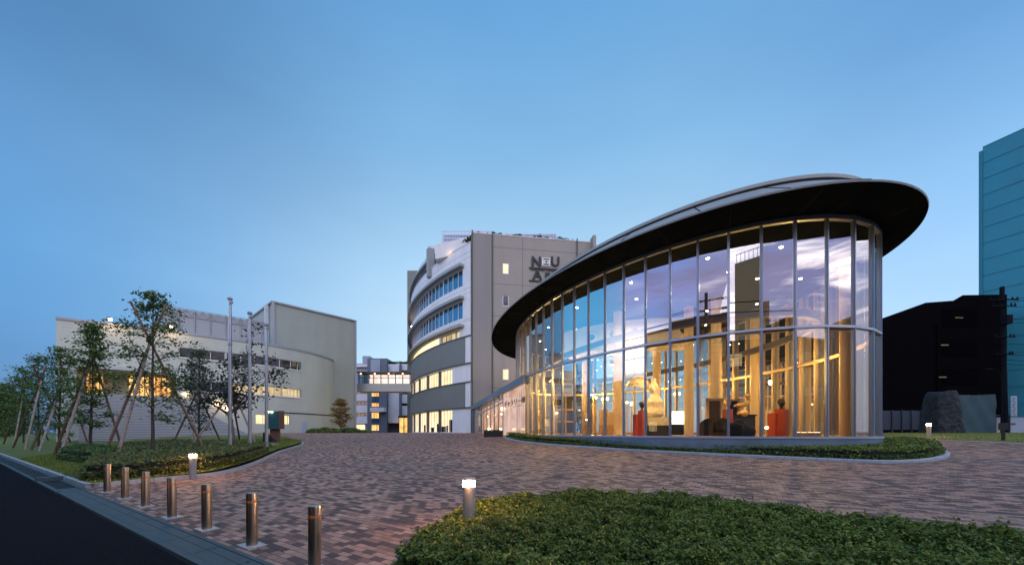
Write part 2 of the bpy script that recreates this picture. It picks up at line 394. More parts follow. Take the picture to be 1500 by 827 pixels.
def quads(name, V, m, parent=None):        # V: (n,4,3) array of leaf quads
    V = np.asarray(V, float); n = len(V); v = V.reshape(-1, 3)
    if parent is not None: v = v - root_loc(parent)
    me = bpy.data.meshes.new(name); me.vertices.add(n * 4); me.vertices.foreach_set('co', v.ravel())
    me.loops.add(n * 4); me.loops.foreach_set('vertex_index', np.arange(n * 4)); me.polygons.add(n); me.polygons.foreach_set('loop_start', np.arange(n) * 4)
    me.update(calc_edges=True); me.materials.append(M[m]); o = bpy.data.objects.new(name, me); COL.objects.link(o)
    if parent is not None: o.parent = parent
    return o
def tag(o, label=None, cat=None, group=None, kind=None):
    if label: o['label'] = label
    if cat: o['category'] = cat
    if group: o['group'] = group
    if kind: o['kind'] = kind
    return o
def thing(name, label, cat, loc=(0, 0, 0), group=None):
    o = bpy.data.objects.new(name, None); COL.objects.link(o); o.location = loc; o.empty_display_size = .3
    bpy.context.view_layer.update() if False else None
    return tag(o, label, cat, group)
def copy_tree(o, parent=None):
    c = o.copy(); COL.objects.link(c)
    if parent is not None: c.parent = parent
    for ch in list(o.children): copy_tree(ch, c)
    return c
def text_mesh(txt, size, depth, name, m, parent, origin, xdir, align='CENTER', bold=0.0, sx=1.0):
    cu = bpy.data.curves.new('lettering', 'FONT'); cu.body = txt; cu.size = size; cu.extrude = depth; cu.align_x = align; cu.offset = bold; cu.resolution_u = 3
    o = bpy.data.objects.new('lettering', cu); COL.objects.link(o)
    dg = bpy.context.evaluated_depsgraph_get(); me = bpy.data.meshes.new_from_object(o.evaluated_get(dg))
    bpy.data.objects.remove(o)
    n = len(me.vertices); co = np.zeros(n * 3); me.vertices.foreach_get('co', co); co = co.reshape(-1, 3)
    xd = np.array((xdir[0], xdir[1], 0.)); xd /= np.linalg.norm(xd); nd = np.cross(xd, (0, 0, 1.))
    w = np.array(origin) + co[:, :1] * sx * xd + co[:, 1:2] * np.array((0, 0, 1.)) + co[:, 2:3] * nd - root_loc(parent)
    me.vertices.foreach_set('co', w.ravel()); me.update(); me.materials.clear(); me.materials.append(M[m])
    ob = bpy.data.objects.new(name, me); COL.objects.link(ob); ob.parent = parent
    return ob
def inside(poly, pts):
    poly = np.asarray(poly); x, y = pts[:, 0], pts[:, 1]; r = np.zeros(len(pts), bool); j = len(poly) - 1
    for i in range(len(poly)):
        xi, yi = poly[i]; xj, yj = poly[j]
        c = ((yi > y) != (yj > y)) & (x < (xj - xi) * (y - yi) / (yj - yi + 1e-12) + xi); r ^= c; j = i
    return r
def resample(pts, step, closed=False):
    pts = [np.array(p, float) for p in pts]; 
    if closed: pts = pts + [pts[0]]
    o = []
    for a, b in zip(pts[:-1], pts[1:]):
        n = max(1, int(np.linalg.norm(b - a) / step)); o += [a + (b - a) * k / n for k in range(n)]
    if not closed: o.append(pts[-1])
    return np.array(o)
def catmull(pts, n=8):
    pts = [np.array(p, float) for p in pts]; pts = [2 * pts[0] - pts[1]] + pts + [2 * pts[-1] - pts[-2]]; o = []
    for i in range(1, len(pts) - 2):
        a, b, c, d = pts[i - 1:i + 3]
        for k in range(n):
            t = k / n; o.append(.5 * (2 * b + (c - a) * t + (2 * a - 5 * b + 4 * c - d) * t * t + (3 * b - a - 3 * c + d) * t ** 3))
    o.append(pts[-2]); return np.array(o)
def drape(name, poly, step, dz, m, kind='structure', zf=None):
    poly = np.asarray(poly, float); b = resample(poly, step, True)
    lo, hi = poly.min(0), poly.max(0)
    gx, gy = np.meshgrid(np.arange(lo[0] + step / 2, hi[0], step), np.arange(lo[1] + step / 2, hi[1], step)); g = np.c_[gx.ravel(), gy.ravel()]
    g = g[inside(poly, g)]
    if len(g): 
        D = np.full(len(g), 1e9)
        for q in b: D = np.minimum(D, ((g - q) ** 2).sum(1))
        g = g[D > (step * .45) ** 2]
    pts = [Vector(p) for p in np.concatenate([b, g])]
    r = mgeo.delaunay_2d_cdt(pts, [], [list(range(len(b)))], 1, 1e-4)
    V = np.array([tuple(p) for p in r[0]]); z = (ground(V[:, 0], V[:, 1]) if zf is None else zf(V)) + dz
    mb = MB(); mb.add(np.c_[V, z], [tuple(f) for f in r[2]])
    o = mb.build(name, m, smooth=True); o.data.flip_normals() if len(o.data.polygons) and o.data.polygons[0].normal.z < 0 else None
    if kind: o['kind'] = kind
    return o
def kerb(path, w, h, closed=False, stone=.9, name='kerb', m='kerb_stone', inner=+1):
    q = resample(path, .15, closed); q = np.concatenate([q, q[:1]]) if closed else q
    s = np.r_[0, np.cumsum(np.hypot(*np.diff(q, axis=0).T))]; mb = MB(); L = s[-1]
    def pt(u): return np.array((np.interp(u, s, q[:, 0]), np.interp(u, s, q[:, 1])))
    n = max(1, round(L / stone)); st = L / n
    for i in range(n):
        us = np.linspace(i * st + .006, (i + 1) * st - .006, 4); sec = []
        for u in us:
            p = pt(u); d = pt(min(u + .05, L)) - pt(max(u - .05, 0)); d /= np.linalg.norm(d) + 1e-9; nn = np.array((-d[1], d[0])) * inner
            a = p; b2 = p + nn * w; za = gz(*a); zb = max(gz(*b2), za)
            jit = 0.003 * math.sin(i * 12.9)
            sec.append([(a[0], a[1], za - .1), (*a, za + h - .02 + jit), (*(a + nn * .02), za + h + jit), (*b2, zb + h + jit), (*b2, zb - .1)])
        V = [p for s_ in sec for p in s_]; Fc = []
        for k in range(3):
            for j in range(5): Fc.append((k * 5 + j, k * 5 + (j + 1) % 5, (k + 1) * 5 + (j + 1) % 5, (k + 1) * 5 + j))
        Fc += [(4, 3, 2, 1, 0), tuple(15 + j for j in range(5))]
        mb.add(V, Fc)
    o = mb.build(name, m); o['kind'] = 'structure'
    return o
def leaves(P_, size, up=.45, aspect=.55, jitter=.35):
    """small bent-free leaf quads (diamonds) at points P_"""
    n = len(P_); P_ = np.asarray(P_, float)
    nr = rng.normal(size=(n, 3)); nr[:, 2] = np.abs(nr[:, 2]) + up; nr /= np.linalg.norm(nr, axis=1, keepdims=True)
    a = np.cross(nr, rng.normal(size=(n, 3))); a /= np.linalg.norm(a, axis=1, keepdims=True); b = np.cross(nr, a)
    L = size * (1 + jitter * rng.uniform(-1, 1, n))[:, None] / 2
    a = a * L; b = b * L * aspect
    return np.stack([P_ - a, P_ + b - a * .1, P_ + a, P_ - b - a * .1], 1)

def hedge(name, label, poly, h, dens, size, m, cat='hedge', base=None, edge=.10, lump=.10, zfun=None, sprigs=0):
    poly = np.asarray(poly, float); zf = (lambda V: ground(V[:, 0], V[:, 1])) if zfun is None else zfun
    c = poly.mean(0); root = thing(name, label, cat, (c[0], c[1], float(zf(c[None])[0])))
    lo, hi = poly.min(0), poly.max(0)
    def lumps(V):
        return lump * (np.sin(V[:, 0] * 2.1 + 1.3 * np.sin(V[:, 1] * 1.7)) * np.cos(V[:, 1] * 2.6 + np.sin(V[:, 0] * 1.1)) * .6 + .5 * np.sin(V[:, 0] * 5.3 + V[:, 1] * 3.9) * np.sin(V[:, 1] * 6.1 - V[:, 0] * 2.0) + .55 * np.sin(V[:, 0] * 14.3 + 3 * np.sin(V[:, 1] * 2.9)) * np.sin(V[:, 1] * 15.7 + 2 * np.sin(V[:, 0] * 3.7)))
    b = resample(poly, .15, True)
    def bdist(V):
        D = np.full(len(V), 1e9)
        for q in b[::2]: D = np.minimum(D, ((V - q) ** 2).sum(1))
        return np.sqrt(D)
    def top(V): 
        d = bdist(V); return zf(V) + (h + lumps(V)) * (1 - np.exp(-(d + .06) / edge) * .55)
    # dark inner mass
    gx, gy = np.meshgrid(np.arange(lo[0], hi[0], .22), np.arange(lo[1], hi[1], .22)); g = np.c_[gx.ravel(), gy.ravel()]
    g = g[inside(poly, g)]
    if len(g): g = g[bdist(g) > .12]
    bi = b[::2]
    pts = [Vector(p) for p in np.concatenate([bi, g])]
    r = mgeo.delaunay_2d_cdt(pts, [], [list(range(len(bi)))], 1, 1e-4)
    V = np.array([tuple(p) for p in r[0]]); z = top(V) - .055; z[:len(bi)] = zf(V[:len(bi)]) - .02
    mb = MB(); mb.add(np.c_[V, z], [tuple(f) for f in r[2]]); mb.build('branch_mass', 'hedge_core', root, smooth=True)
    area = abs(np.sum(poly[:, 0] * np.roll(poly[:, 1], -1) - poly[:, 1] * np.roll(poly[:, 0], -1))) / 2
    n = int(dens * (hi - lo).prod()); q = rng.uniform(lo, hi, (n, 2)); q = q[inside(poly, q)]
    zt = top(q); dep = rng.exponential(.025, len(q)); pt = np.c_[q, zt + .02 - dep + rng.normal(0, .012, len(q))]
    # sides
    ns = int(dens * 1.3 * h * np.hypot(*(np.roll(b, -1, 0) - b).T).sum()); k = rng.integers(0, len(b), ns); u = rng.uniform(0, 1, (ns, 1))
    sp = b[k] * (1 - u) + np.roll(b, -1, 0)[k] * u; out_ = sp - c; out_ /= np.linalg.norm(out_, axis=1, keepdims=True) + 1e-9
    sp = sp + rng.normal(0, .035, sp.shape); zz = zf(sp) + rng.uniform(.02, 1, ns) * h * .62
    L = [leaves(np.concatenate([pt, np.c_[sp, zz]]), size, up=.6)]
    if sprigs:                          # stray shoots standing above the clipped surface
        q = rng.uniform(lo, hi, (sprigs, 2)); q = q[inside(poly, q)]; hh = rng.uniform(.03, .13, len(q)); b3 = np.c_[q, top(q)]
        for k in np.linspace(.2, 1, 5):
            c3 = b3 + np.c_[rng.normal(0, .012, (len(q), 2)), hh * k]; L.append(leaves(c3, size * 1.1, up=.1))
    quads('foliage', np.concatenate(L), m, root)
    return root

# ------------------------------------------------------------------ ground sheets
def ground_sheet():
    xs = np.unique(np.r_[np.arange(-120, 121, 3.), np.linspace(-3000, -120, 14), np.linspace(120, 3000, 14)])
    ys = np.unique(np.r_[np.arange(-60, 121, 3.), np.linspace(-3000, -60, 10), np.linspace(120, 3000, 14)])
    X, Y = np.meshgrid(xs, ys); Z = ground(X, Y) - .06
    V = np.c_[X.ravel(), Y.ravel(), Z.ravel()]; nx = len(xs)
    Fc = [(j * nx + i, j * nx + i + 1, (j + 1) * nx + i + 1, (j + 1) * nx + i) for j in range(len(ys) - 1) for i in range(nx - 1)]
    o = MB().add(V, Fc).build('ground', 'soil', smooth=True); o['kind'] = 'structure'
ground_sheet()
def td_grid(name, t0, t1, d0, d1, st, dz, m):
    ts = np.arange(t0, t1 + .01, st); ds = np.arange(d0, d1 + st * .01, st) if d1 - d0 > st else np.array([d0, d1])
    V = []; 
    for d in ds:
        for t in ts: x, y = P(t, d); V.append((x, y, gz(x, y) + dz))
    n = len(ts); Fc = [(j * n + i, (j + 1) * n + i, (j + 1) * n + i + 1, j * n + i + 1) for j in range(len(ds) - 1) for i in range(n - 1)]
    o = MB().add(V, Fc).build(name, m, smooth=True); o['kind'] = 'structure'
    if o.data.polygons[0].normal.z < 0: o.data.flip_normals()
    return o
td_grid('road', -60, 190, -8.2, -.64, 1.26, 0.0, 'asphalt')
td_grid('plaza_paving', -60, 70, -.11, 72, 1.0, 0.004, 'paving')

# lawn beside the road: outline (kerb line)
LK = [P(170, .05), P(60, .05), P(30, .05), P(18, .05), P(13.0, .05), P(11.4, .08)]
LKc = [at(*p) for p in ((136, 713.5), (180, 709), (230, 704), (300, 698), (340, 690), (375, 678), (405, 664), (430, 656), (441, 652), (438, 648.5), (415, 646.5))]
front = catmull(LK[3:] + LKc, 6)
front = np.concatenate([np.array(LK[:3]), front])
far_edge = [P(32, 15.5), P(44, 11.2), P(60, 9.5), P(170, 9.0)]
lawn_poly = np.concatenate([front, np.array([(front[-1] + np.array(far_edge[0])) / 2]), np.array(far_edge)])
def lawn_z(V):
    t, d = td(V[:, 0], V[:, 1]); return ground(V[:, 0], V[:, 1]) + .10 + .12 * np.clip((d - .5) / 3, 0, 1)
drape('lawn', lawn_poly, 1.1, 0.0, 'lawn', zf=lawn_z)
kerb(resample(front[3:], .3), .13, .12, name='kerb', inner=-1)
kerb(np.array([P(170, .05), P(90, .05), P(40, .05), tuple(front[3])]), .13, .12, name='kerb', inner=-1, stone=2.0)

# gutter beside the road: concrete covers along the plaza, open grating along the lawn
def gutter():
    mb = MB(); g2 = MB()
    t = -14.0; k = 0
    while t < 11.2:
        a, b = t + .006, t + .994
        for d0, d1, dz in ((-.60, -.515, .012), (-.505, -.33, .006), (-.322, -.185, .006), (-.178, -.12, .012)):
            p = [P(a, d0), P(b, d0), P(b, d1), P(a, d1)]
            if d0 in (-.505, -.322):         # notched at the joint for lifting
                pass
            mb.prism([*p], [gz(*q) - .08 for q in p], [gz(*q) + dz for q in p])
        for dd in (-.42, -.24):
            q = [P(t - .03, dd - .02), P(t + .03, dd - .02), P(t + .03, dd + .02), P(t - .03, dd + .02)]
            g2.prism(q, -.02, .009 + gz(*q[0]))
        t += 1.0; k += 1
    o = mb.build('gutter', 'gutter_concrete'); o['kind'] = 'structure'
    tag(g2.build('gutter_slots', 'grate'), kind='structure')
    mb = MB(); g = MB()
    for d0, d1 in ((-.63, -.54), (-.17, -.09)):
        for t in range(11, 110, 3):
            p = [P(t + .01 + (.2 if t == 11 else 0), d0), P(t + 2.99, d0), P(t + 2.99, d1), P(t + .01 + (.2 if t == 11 else 0), d1)]
            mb.prism(p, -.1, .03)
    for t in np.arange(11.22, 60, .06):
        p = [P(t, -.53), P(t + .03, -.53), P(t + .03, -.18), P(t, -.18)]; g.prism(p, -.03, .005)
    p = [P(11.2, -.54), P(110, -.54), P(110, -.17), P(11.2, -.17)]; g.prism(p, -.2, -.035)
    o = mb.build('gutter_edge', 'gutter_concrete'); o['kind'] = 'structure'
    o = g.build('gutter_grating', 'grate'); o['kind'] = 'structure'
    # crossing slab over the grating
    s = MB(); p = [P(14.9, -.62), P(15.25, -.62), P(15.25, .55), P(14.9, .55)]; s.prism(p, -.02, .14)
    tag(s.build('gutter_slab', 'gutter_concrete'), kind='structure')
gutter()

# ------------------------------------------------------------------ glass gallery
RC = np.array((8.29, 27.83)); RU = np.array((.336, -.942)); RV = np.array((.942, .336)); RA, RB = 16.34, 9.07
def roof_pt(th, inset=0.0): return RC + (RA - inset) * math.cos(th) * RU + (RB - inset) * math.sin(th) * RV
GC = np.array((9.205, 27.175)); GA, GB, GR = 13.72, 7.90, -1.216
GU = np.array((math.cos(GR), math.sin(GR))); GV = np.array((-GU[1], GU[0]))
def glass_pt(th, inset=0.0): return GC + (GA - inset) * math.cos(th) * GU + (GB - inset) * math.sin(th) * GV
_th = np.linspace(0, 2 * math.pi, 6001); _gp = np.array([glass_pt(t) for t in _th]); _gs = np.r_[0, np.cumsum(np.hypot(*np.diff(_gp, axis=0).T))]
NB = 61; BAY = _gs[-1] / NB
_s0 = _gs[np.argmin(((_gp - (12.2, 14.03)) ** 2).sum(1))]
BTH = [float(np.interp((_s0 + i * BAY) % _gs[-1], _gs, _th)) for i in range(NB)]
ZF, ZT, ZH, ZR = 1.41, 5.70, 9.94, 10.0
gal = thing('gallery_pavilion', 'oval glass gallery pavilion with a dark overhanging disc roof, lit golden inside', 'pavilion', (*GC, 1.0))
def ell(fn, inset, z, n=128): return [(*fn(2 * math.pi * k / n, inset), z) for k in range(n)]
def ring(lo, hi, m, name, parent=gal, smooth=True): return MB().strip(lo, hi, True).build(name, m, parent, smooth)
def band(fn, i0, i1, z0, z1, name, m, n=128):     # closed ring of rectangular section between insets i0 < i1
    a, b, c, d = ell(fn, i0, z0, n), ell(fn, i0, z1, n), ell(fn, i1, z1, n), ell(fn, i1, z0, n)
    mb = MB(); mb.strip(a, b, True); mb.strip(b, c, True); mb.strip(c, d, True); mb.strip(d, a, True)
    return mb.build(name, m, gal, True, .5)
# roof: flat dark soffit, shallow sloping metal edge, thin rim on top
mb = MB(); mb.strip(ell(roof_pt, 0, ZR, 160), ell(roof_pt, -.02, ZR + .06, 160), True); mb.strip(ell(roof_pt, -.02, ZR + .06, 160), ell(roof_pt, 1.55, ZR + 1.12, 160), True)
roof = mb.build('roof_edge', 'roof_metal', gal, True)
mb = MB(); mb.strip(ell(roof_pt, 1.55, ZR + 1.12, 160), ell(roof_pt, 1.62, ZR + 1.12, 160), True); mb.strip(ell(roof_pt, 1.62, ZR + 1.10, 160), ell(roof_pt, 1.62, ZR + 1.17, 160), True); mb.build('shadow_gap', 'soffit_dark', gal)  # recess under the rim; its shade is put into the dark colour
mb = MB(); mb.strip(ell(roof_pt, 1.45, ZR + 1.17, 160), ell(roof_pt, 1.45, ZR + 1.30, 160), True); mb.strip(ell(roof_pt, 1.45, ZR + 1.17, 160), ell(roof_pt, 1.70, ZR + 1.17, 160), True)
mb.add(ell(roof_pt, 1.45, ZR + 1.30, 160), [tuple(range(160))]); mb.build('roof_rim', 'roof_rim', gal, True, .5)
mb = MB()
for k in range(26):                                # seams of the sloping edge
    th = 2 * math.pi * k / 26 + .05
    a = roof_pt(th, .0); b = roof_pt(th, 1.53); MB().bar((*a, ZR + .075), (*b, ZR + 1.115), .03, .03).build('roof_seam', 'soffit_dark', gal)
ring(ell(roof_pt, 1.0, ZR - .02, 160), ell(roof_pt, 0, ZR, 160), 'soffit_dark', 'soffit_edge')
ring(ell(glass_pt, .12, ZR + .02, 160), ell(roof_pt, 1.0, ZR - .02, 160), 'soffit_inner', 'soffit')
mb = MB()
for i, th in enumerate(BTH):
    if i % 2 == 0:
        g = glass_pt(th, -.12); n = (GU * math.cos(th) / GA + GV * math.sin(th) / GB); n /= np.linalg.norm(n)
        k = 0.0
        while k < 4.5:
            q = g + n * (k + .05); r = q - RC
            if ((r @ RU) / (RA - .15)) ** 2 + ((r @ RV) / (RB - .15)) ** 2 > 1: break
            k += .05
        if k > .3: MB().bar((*g, ZR - .012), (*(g + n * k), ZR - .03), .035, .02).build('soffit_joint', 'soffit_line', gal)
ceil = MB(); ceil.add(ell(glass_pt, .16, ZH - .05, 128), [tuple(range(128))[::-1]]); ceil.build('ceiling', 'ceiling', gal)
fl = MB(); fl.add(ell(glass_pt, .10, ZF, 128), [tuple(range(128))]); fl.build('floor', 'floor_wood', gal)
# plinth down into the ground, sill, transom and head rings
lo = [(x, y, gz(x, y) - .3) for x, y, _ in ell(glass_pt, -.10, 0)]
ring(lo, ell(glass_pt, -.10, ZF - .07), 'plinth_panel', 'plinth')
band(glass_pt, -.13, .12, ZF - .068, ZF + .02, 'sill', 'alu_light')
def straight_ring(name, m, z0, z1, off0, off1):   # straight pieces from mullion to mullion
    mb = MB()
    for i in range(NB):
        a0, a1 = glass_pt(BTH[i], off0), glass_pt(BTH[i], off1); b0, b1 = glass_pt(BTH[(i + 1) % NB], off0), glass_pt(BTH[(i + 1) % NB], off1)
        mb.hexa([(*a0, z0), (*b0, z0), (*b1, z0), (*a1, z0), (*a0, z1), (*b0, z1), (*b1, z1), (*a1, z1)])
    return mb.build(name, m, gal)
straight_ring('transom', 'alu_light', ZT - .045, ZT + .045, -.085, .10)
straight_ring('inner_rail', 'post_paint', ZT - .10, ZT + .08, .105, .27)
straight_ring('head_rail', 'alu', ZH - .10, ZR + .01, -.08, .10)
for i in range(NB):
    th = BTH[i]; p = glass_pt(th, 0); n = GU * math.cos(th) / GA + GV * math.sin(th) / GB; n /= np.linalg.norm(n); t = np.array((-n[1], n[0]))
    mb = MB()
    for w, d0, d1 in ((.095, -.07, .05), (.04, .048, .085)):
        c = p + n * (d0 + d1) / 2; mb.box((*c, (ZF + ZR) / 2 + .01), (w, d1 - d0, ZR - ZF - .02), math.atan2(n[1], n[0]) - math.pi / 2)
    mu = mb.build('mullion', 'alu', gal)
    c = p - n * .16
    if 5 <= i <= 45: MB().box((*c, (ZF + ZR) / 2 + .01), (.10, .17, ZR - ZF - .04), math.atan2(n[1], n[0]) - math.pi / 2).build('inner_post', 'post_paint', mu)
    q = glass_pt(BTH[(i + 1) % NB], 0); a = p + (q - p) * .035; b = p + (q - p) * .965
    g = MB(); g.add([(*a, ZF + .02), (*b, ZF + .02), (*b, ZT - .045), (*a, ZT - .045)], [(0, 1, 2, 3)])
    g.add([(*a, ZT + .045), (*b, ZT + .045), (*b, ZH - .10), (*a, ZH - .10)], [(0, 1, 2, 3)])
    g.build('pane', 'glass_clear', gal)
# inside: round columns, ring beam, bulkhead with air nozzles, downlights
for px, Y in ((905, 25.0), (962, 27.5), (1009, 24.0), (1049, 22.5), (1106, 24.5), (1241, 17.2), (858, 28.5), (1172, 23.5)):
    x = (px - 750) / 530 * Y
    mb = MB(); mb.lathe((x, Y, ZF), [(.29, 0), (.29, ZH - ZF - .06)], 24); mb.build('column', 'column_plaster', gal, True, .6)
band(glass_pt, 2.0, 2.28, 6.75, 7.1, 'ring_beam', 'beam_grey')
mb = MB(); BK = catmull([(3.9, 28.4), (6.3, 26.2), (9.0, 24.9), (12.2, 24.6)], 6); nn = []
for i in range(len(BK)):
    d = BK[min(i + 1, len(BK) - 1)] - BK[max(i - 1, 0)]; d /= np.linalg.norm(d); nn.append((-d[1], d[0]))
nn = np.array(nn); A_ = BK; B_ = BK + nn * 1.6
for z0, z1, q0, q1 in ((7.5, 9.4, A_, A_), (7.5, 7.5, B_, A_), (9.4, 9.4, A_, B_), (9.4, 7.5, B_, B_)):
    mb.strip([(*p, z0) for p in q0], [(*p, z1) for p in q1])
mb.build('duct_bulkhead', 'duct_white', gal)
for s in (5, 8, 11, 14, 17):
    p = BK[s]; n = -nn[s]
    mb = MB()
    for r0, r1, d0, d1 in ((.36, .36, 0, .10), (.36, .26, .10, .12), (.26, .20, .12, -.05)):
        mb.tube([(*(p + n * d0), 8.55), (*(p + n * d1), 8.55)], [r0, r1], 20, False)
    o = mb.build('air_nozzle', 'duct_white', gal, True, .5)
    MB().tube([(*(p + n * .02), 8.55), (*(p + n * .05), 8.55)], [.26, .26], 16).build('nozzle_core', 'duct_dark', o)
k = 0
for th, ins in [(a, 2.2) for a in np.arange(.2, 6.28, .42)] + [(a, 4.6) for a in np.arange(.35, 6.28, .8)]:
    p = glass_pt(th, ins); MB().lathe((*p, ZH - .085), [(.075, 0), (.075, .03)], 12).build('downlight', 'spot_glow', gal)
# interior light: warm floods hung at transom height
def lamp(name, typ, loc, power, color, parent=None, size=.3, rot=None, spot=None):
    l = bpy.data.lights.new(name, typ); l.energy = power; l.color = color
    if typ == 'AREA': l.size = size; l.shape = 'DISK'
    else: l.shadow_soft_size = size
    if spot: l.spot_size = R(spot); l.spot_blend = .6
    o = bpy.data.objects.new(name, l); COL.objects.link(o)
    if rot is not None: o.rotation_euler = rot
    o.location = Vector(loc) - Vector(root_loc(parent)) if parent is not None else loc
    if parent is not None: o.parent = parent
    return o
WARM = (1.0, .55, .15)
for i, th in enumerate(np.arange(.1, 6.28, .628)):
    p = glass_pt(th, 2.0)
    if p[1] < 16.8: continue
    o = MB().lathe((*p, 5.48), [(.10, 0), (.12, .05), (.12, .22), (.05, .30)], 12).build('floodlight', 'beam_grey', gal)
    lamp('flood_lamp', 'POINT', (*p, 5.35), 640, WARM, gal, .14)
for src, dst, pw in (((8.3, 17.4, 6.6), (7.7, 20.0, 3.0), 1500), ((11.6, 15.2, 6.6), (12.6, 16.9, 2.2), 700), ((10.2, 15.6, 6.6), (11.2, 18.0, 2.4), 900), ((6.3, 18.4, 6.6), (6.9, 20.0, 2.2), 600)):  # added spots to brighten the sculptures, hung free below the ring beam
    o = lamp('fill_spot', 'SPOT', src, pw, (1, .62, .24), gal, .08, spot=48)
    o.rotation_euler = (Vector(dst) - Vector(src)).to_track_quat('-Z', 'Y').to_euler()
for x, y in ((7.5, 22), (9.5, 28), (12, 19.5), (6, 31)):
    lamp('ceiling_lamp', 'AREA', (x, y, ZH - .15), 90, (1, .74, .46), gal, .5)

# ------------------------------------------------------------------ entrance wing between the gallery and the college
W0, W1, W2 = np.array((1.05, 26.2)), np.array((-.80, 31.8)), np.array((-4.85, 44.6))
wing = thing('entrance_wing', 'low glazed entrance wing with a sloping grey roof edge beside the gallery', 'entrance', (*W1, gz(*W1)))
def wall_quad(mb, a, b, z0, z1, z2=None, z3=None): mb.add([(*a, z0), (*b, z0), (*b, z2 if z2 is not None else z1), (*a, z1)], [(0, 1, 2, 3)])
def lerp2(a, b, t): return a + (b - a) * t
def wz(t): return 5.72 - .90 * t            # roof edge height along the wing
wn = np.array(((W2 - W0)[1], -(W2 - W0)[0])); wn = -wn / np.linalg.norm(wn)   # towards the plaza
wn = wn if wn[0] < 0 else -wn
mb = MB(); L_ = [lerp2(W0, W2, t) for t in (0, .31, 1.0)]
a, b = W0 + wn * .25, W2 + wn * .25
mb.hexa([(*a, wz(0) - .52), (*b, wz(1) - .52), (*(W2 - wn * 5), wz(1) - .52), (*(W0 - wn * .2), wz(0) - .52), (*a, wz(0)), (*b, wz(1)), (*(W2 - wn * 5), wz(1)), (*(W0 - wn * .2), wz(0))])
mb.build('roof', 'plinth_panel', wing)
# sign wall: frosted glass sheets in front
g0 = 1.15
mb = MB(); S0, S1 = lerp2(W0, W2, .012), lerp2(W0, W2, .31)
for i in range(3):
    p, q = lerp2(S0, S1, i / 3 + .006), lerp2(S0, S1, (i + 1) / 3 - .006); z1, z2 = wz(.012 + .298 * i / 3) - .52, wz(.012 + .298 * (i + 1) / 3) - .52
    mb.add([(*p, g0), (*q, g0), (*q, 3.62), (*p, 3.62)], [(0, 1, 2, 3)]); mb.add([(*p, 3.66), (*q, 3.66), (*q, z2), (*p, z1)], [(0, 1, 2, 3)])
mb.build('frosted_wall', 'lit_pink', wing)
xd = (S0 - S1); mid = lerp2(S0, S1, .45) + wn * .06
text_mesh('ギャラリー棟', .52, .015, 'lettering', 'letter', wing, (*mid, 3.80), xd, sx=1.75)
mb = MB(); T_ = np.linspace(.31, .93, 9)
for t in T_:
    p = lerp2(W0, W2, t); mb.box((*p, (g0 + wz(t) - .5) / 2), (.09, .12, wz(t) - .5 - g0), math.atan2(wn[1], wn[0]))
p, q = lerp2(W0, W2, .31), lerp2(W0, W2, .93)
mb.bar((*p, 4.25), (*q, 3.55), .11, .10); mb.bar((*p, g0 + .05 + .2), (*q, g0 + .25), .11, .12)
mb.build('frame', 'alu', wing)
mb = MB(); p2, q2 = p - wn * .02, q - wn * .02; mb.add([(*p2, g0), (*q2, g0), (*q2, wz(.93) - .5), (*p2, wz(.31) - .5)], [(0, 1, 2, 3)]); mb.build('pane', 'glass_sheet', wing)
mb = MB(); K = 40
cp = [lerp2(p, q, i / K) - wn * (.9 + .09 * (i % 2)) for i in range(K + 1)]
mb.strip([(*c, g0) for c in cp], [(*c, wz(.6) - .4) for c in cp]); mb.build('curtain', 'lit_curtain', wing)
for t in (.42, .55, .70): MB().ball((*(lerp2(W0, W2, t) - wn * .45), 3.3), .09).build('pendant_lamp', 'globe_glow', wing, True)
mb = MB(); a, b = lerp2(W0, W2, .94), W2
mb.hexa([(*(a + wn * .1), g0), (*(b + wn * .1), g0), (*(b - wn * .1), g0), (*(a - wn * .1), g0), (*(a + wn * .1), wz(.94) - .52), (*(b + wn * .1), wz(1) - .52), (*(b - wn * .1), wz(1) - .52), (*(a - wn * .1), wz(.94) - .52)])
mb.build('door', 'mullion_dark', wing)
lamp('wing_lamp', 'POINT', (*(lerp2(W0, W2, .5) + wn * 1.0), 3.9), 25, (1, .62, .36), wing, .2)

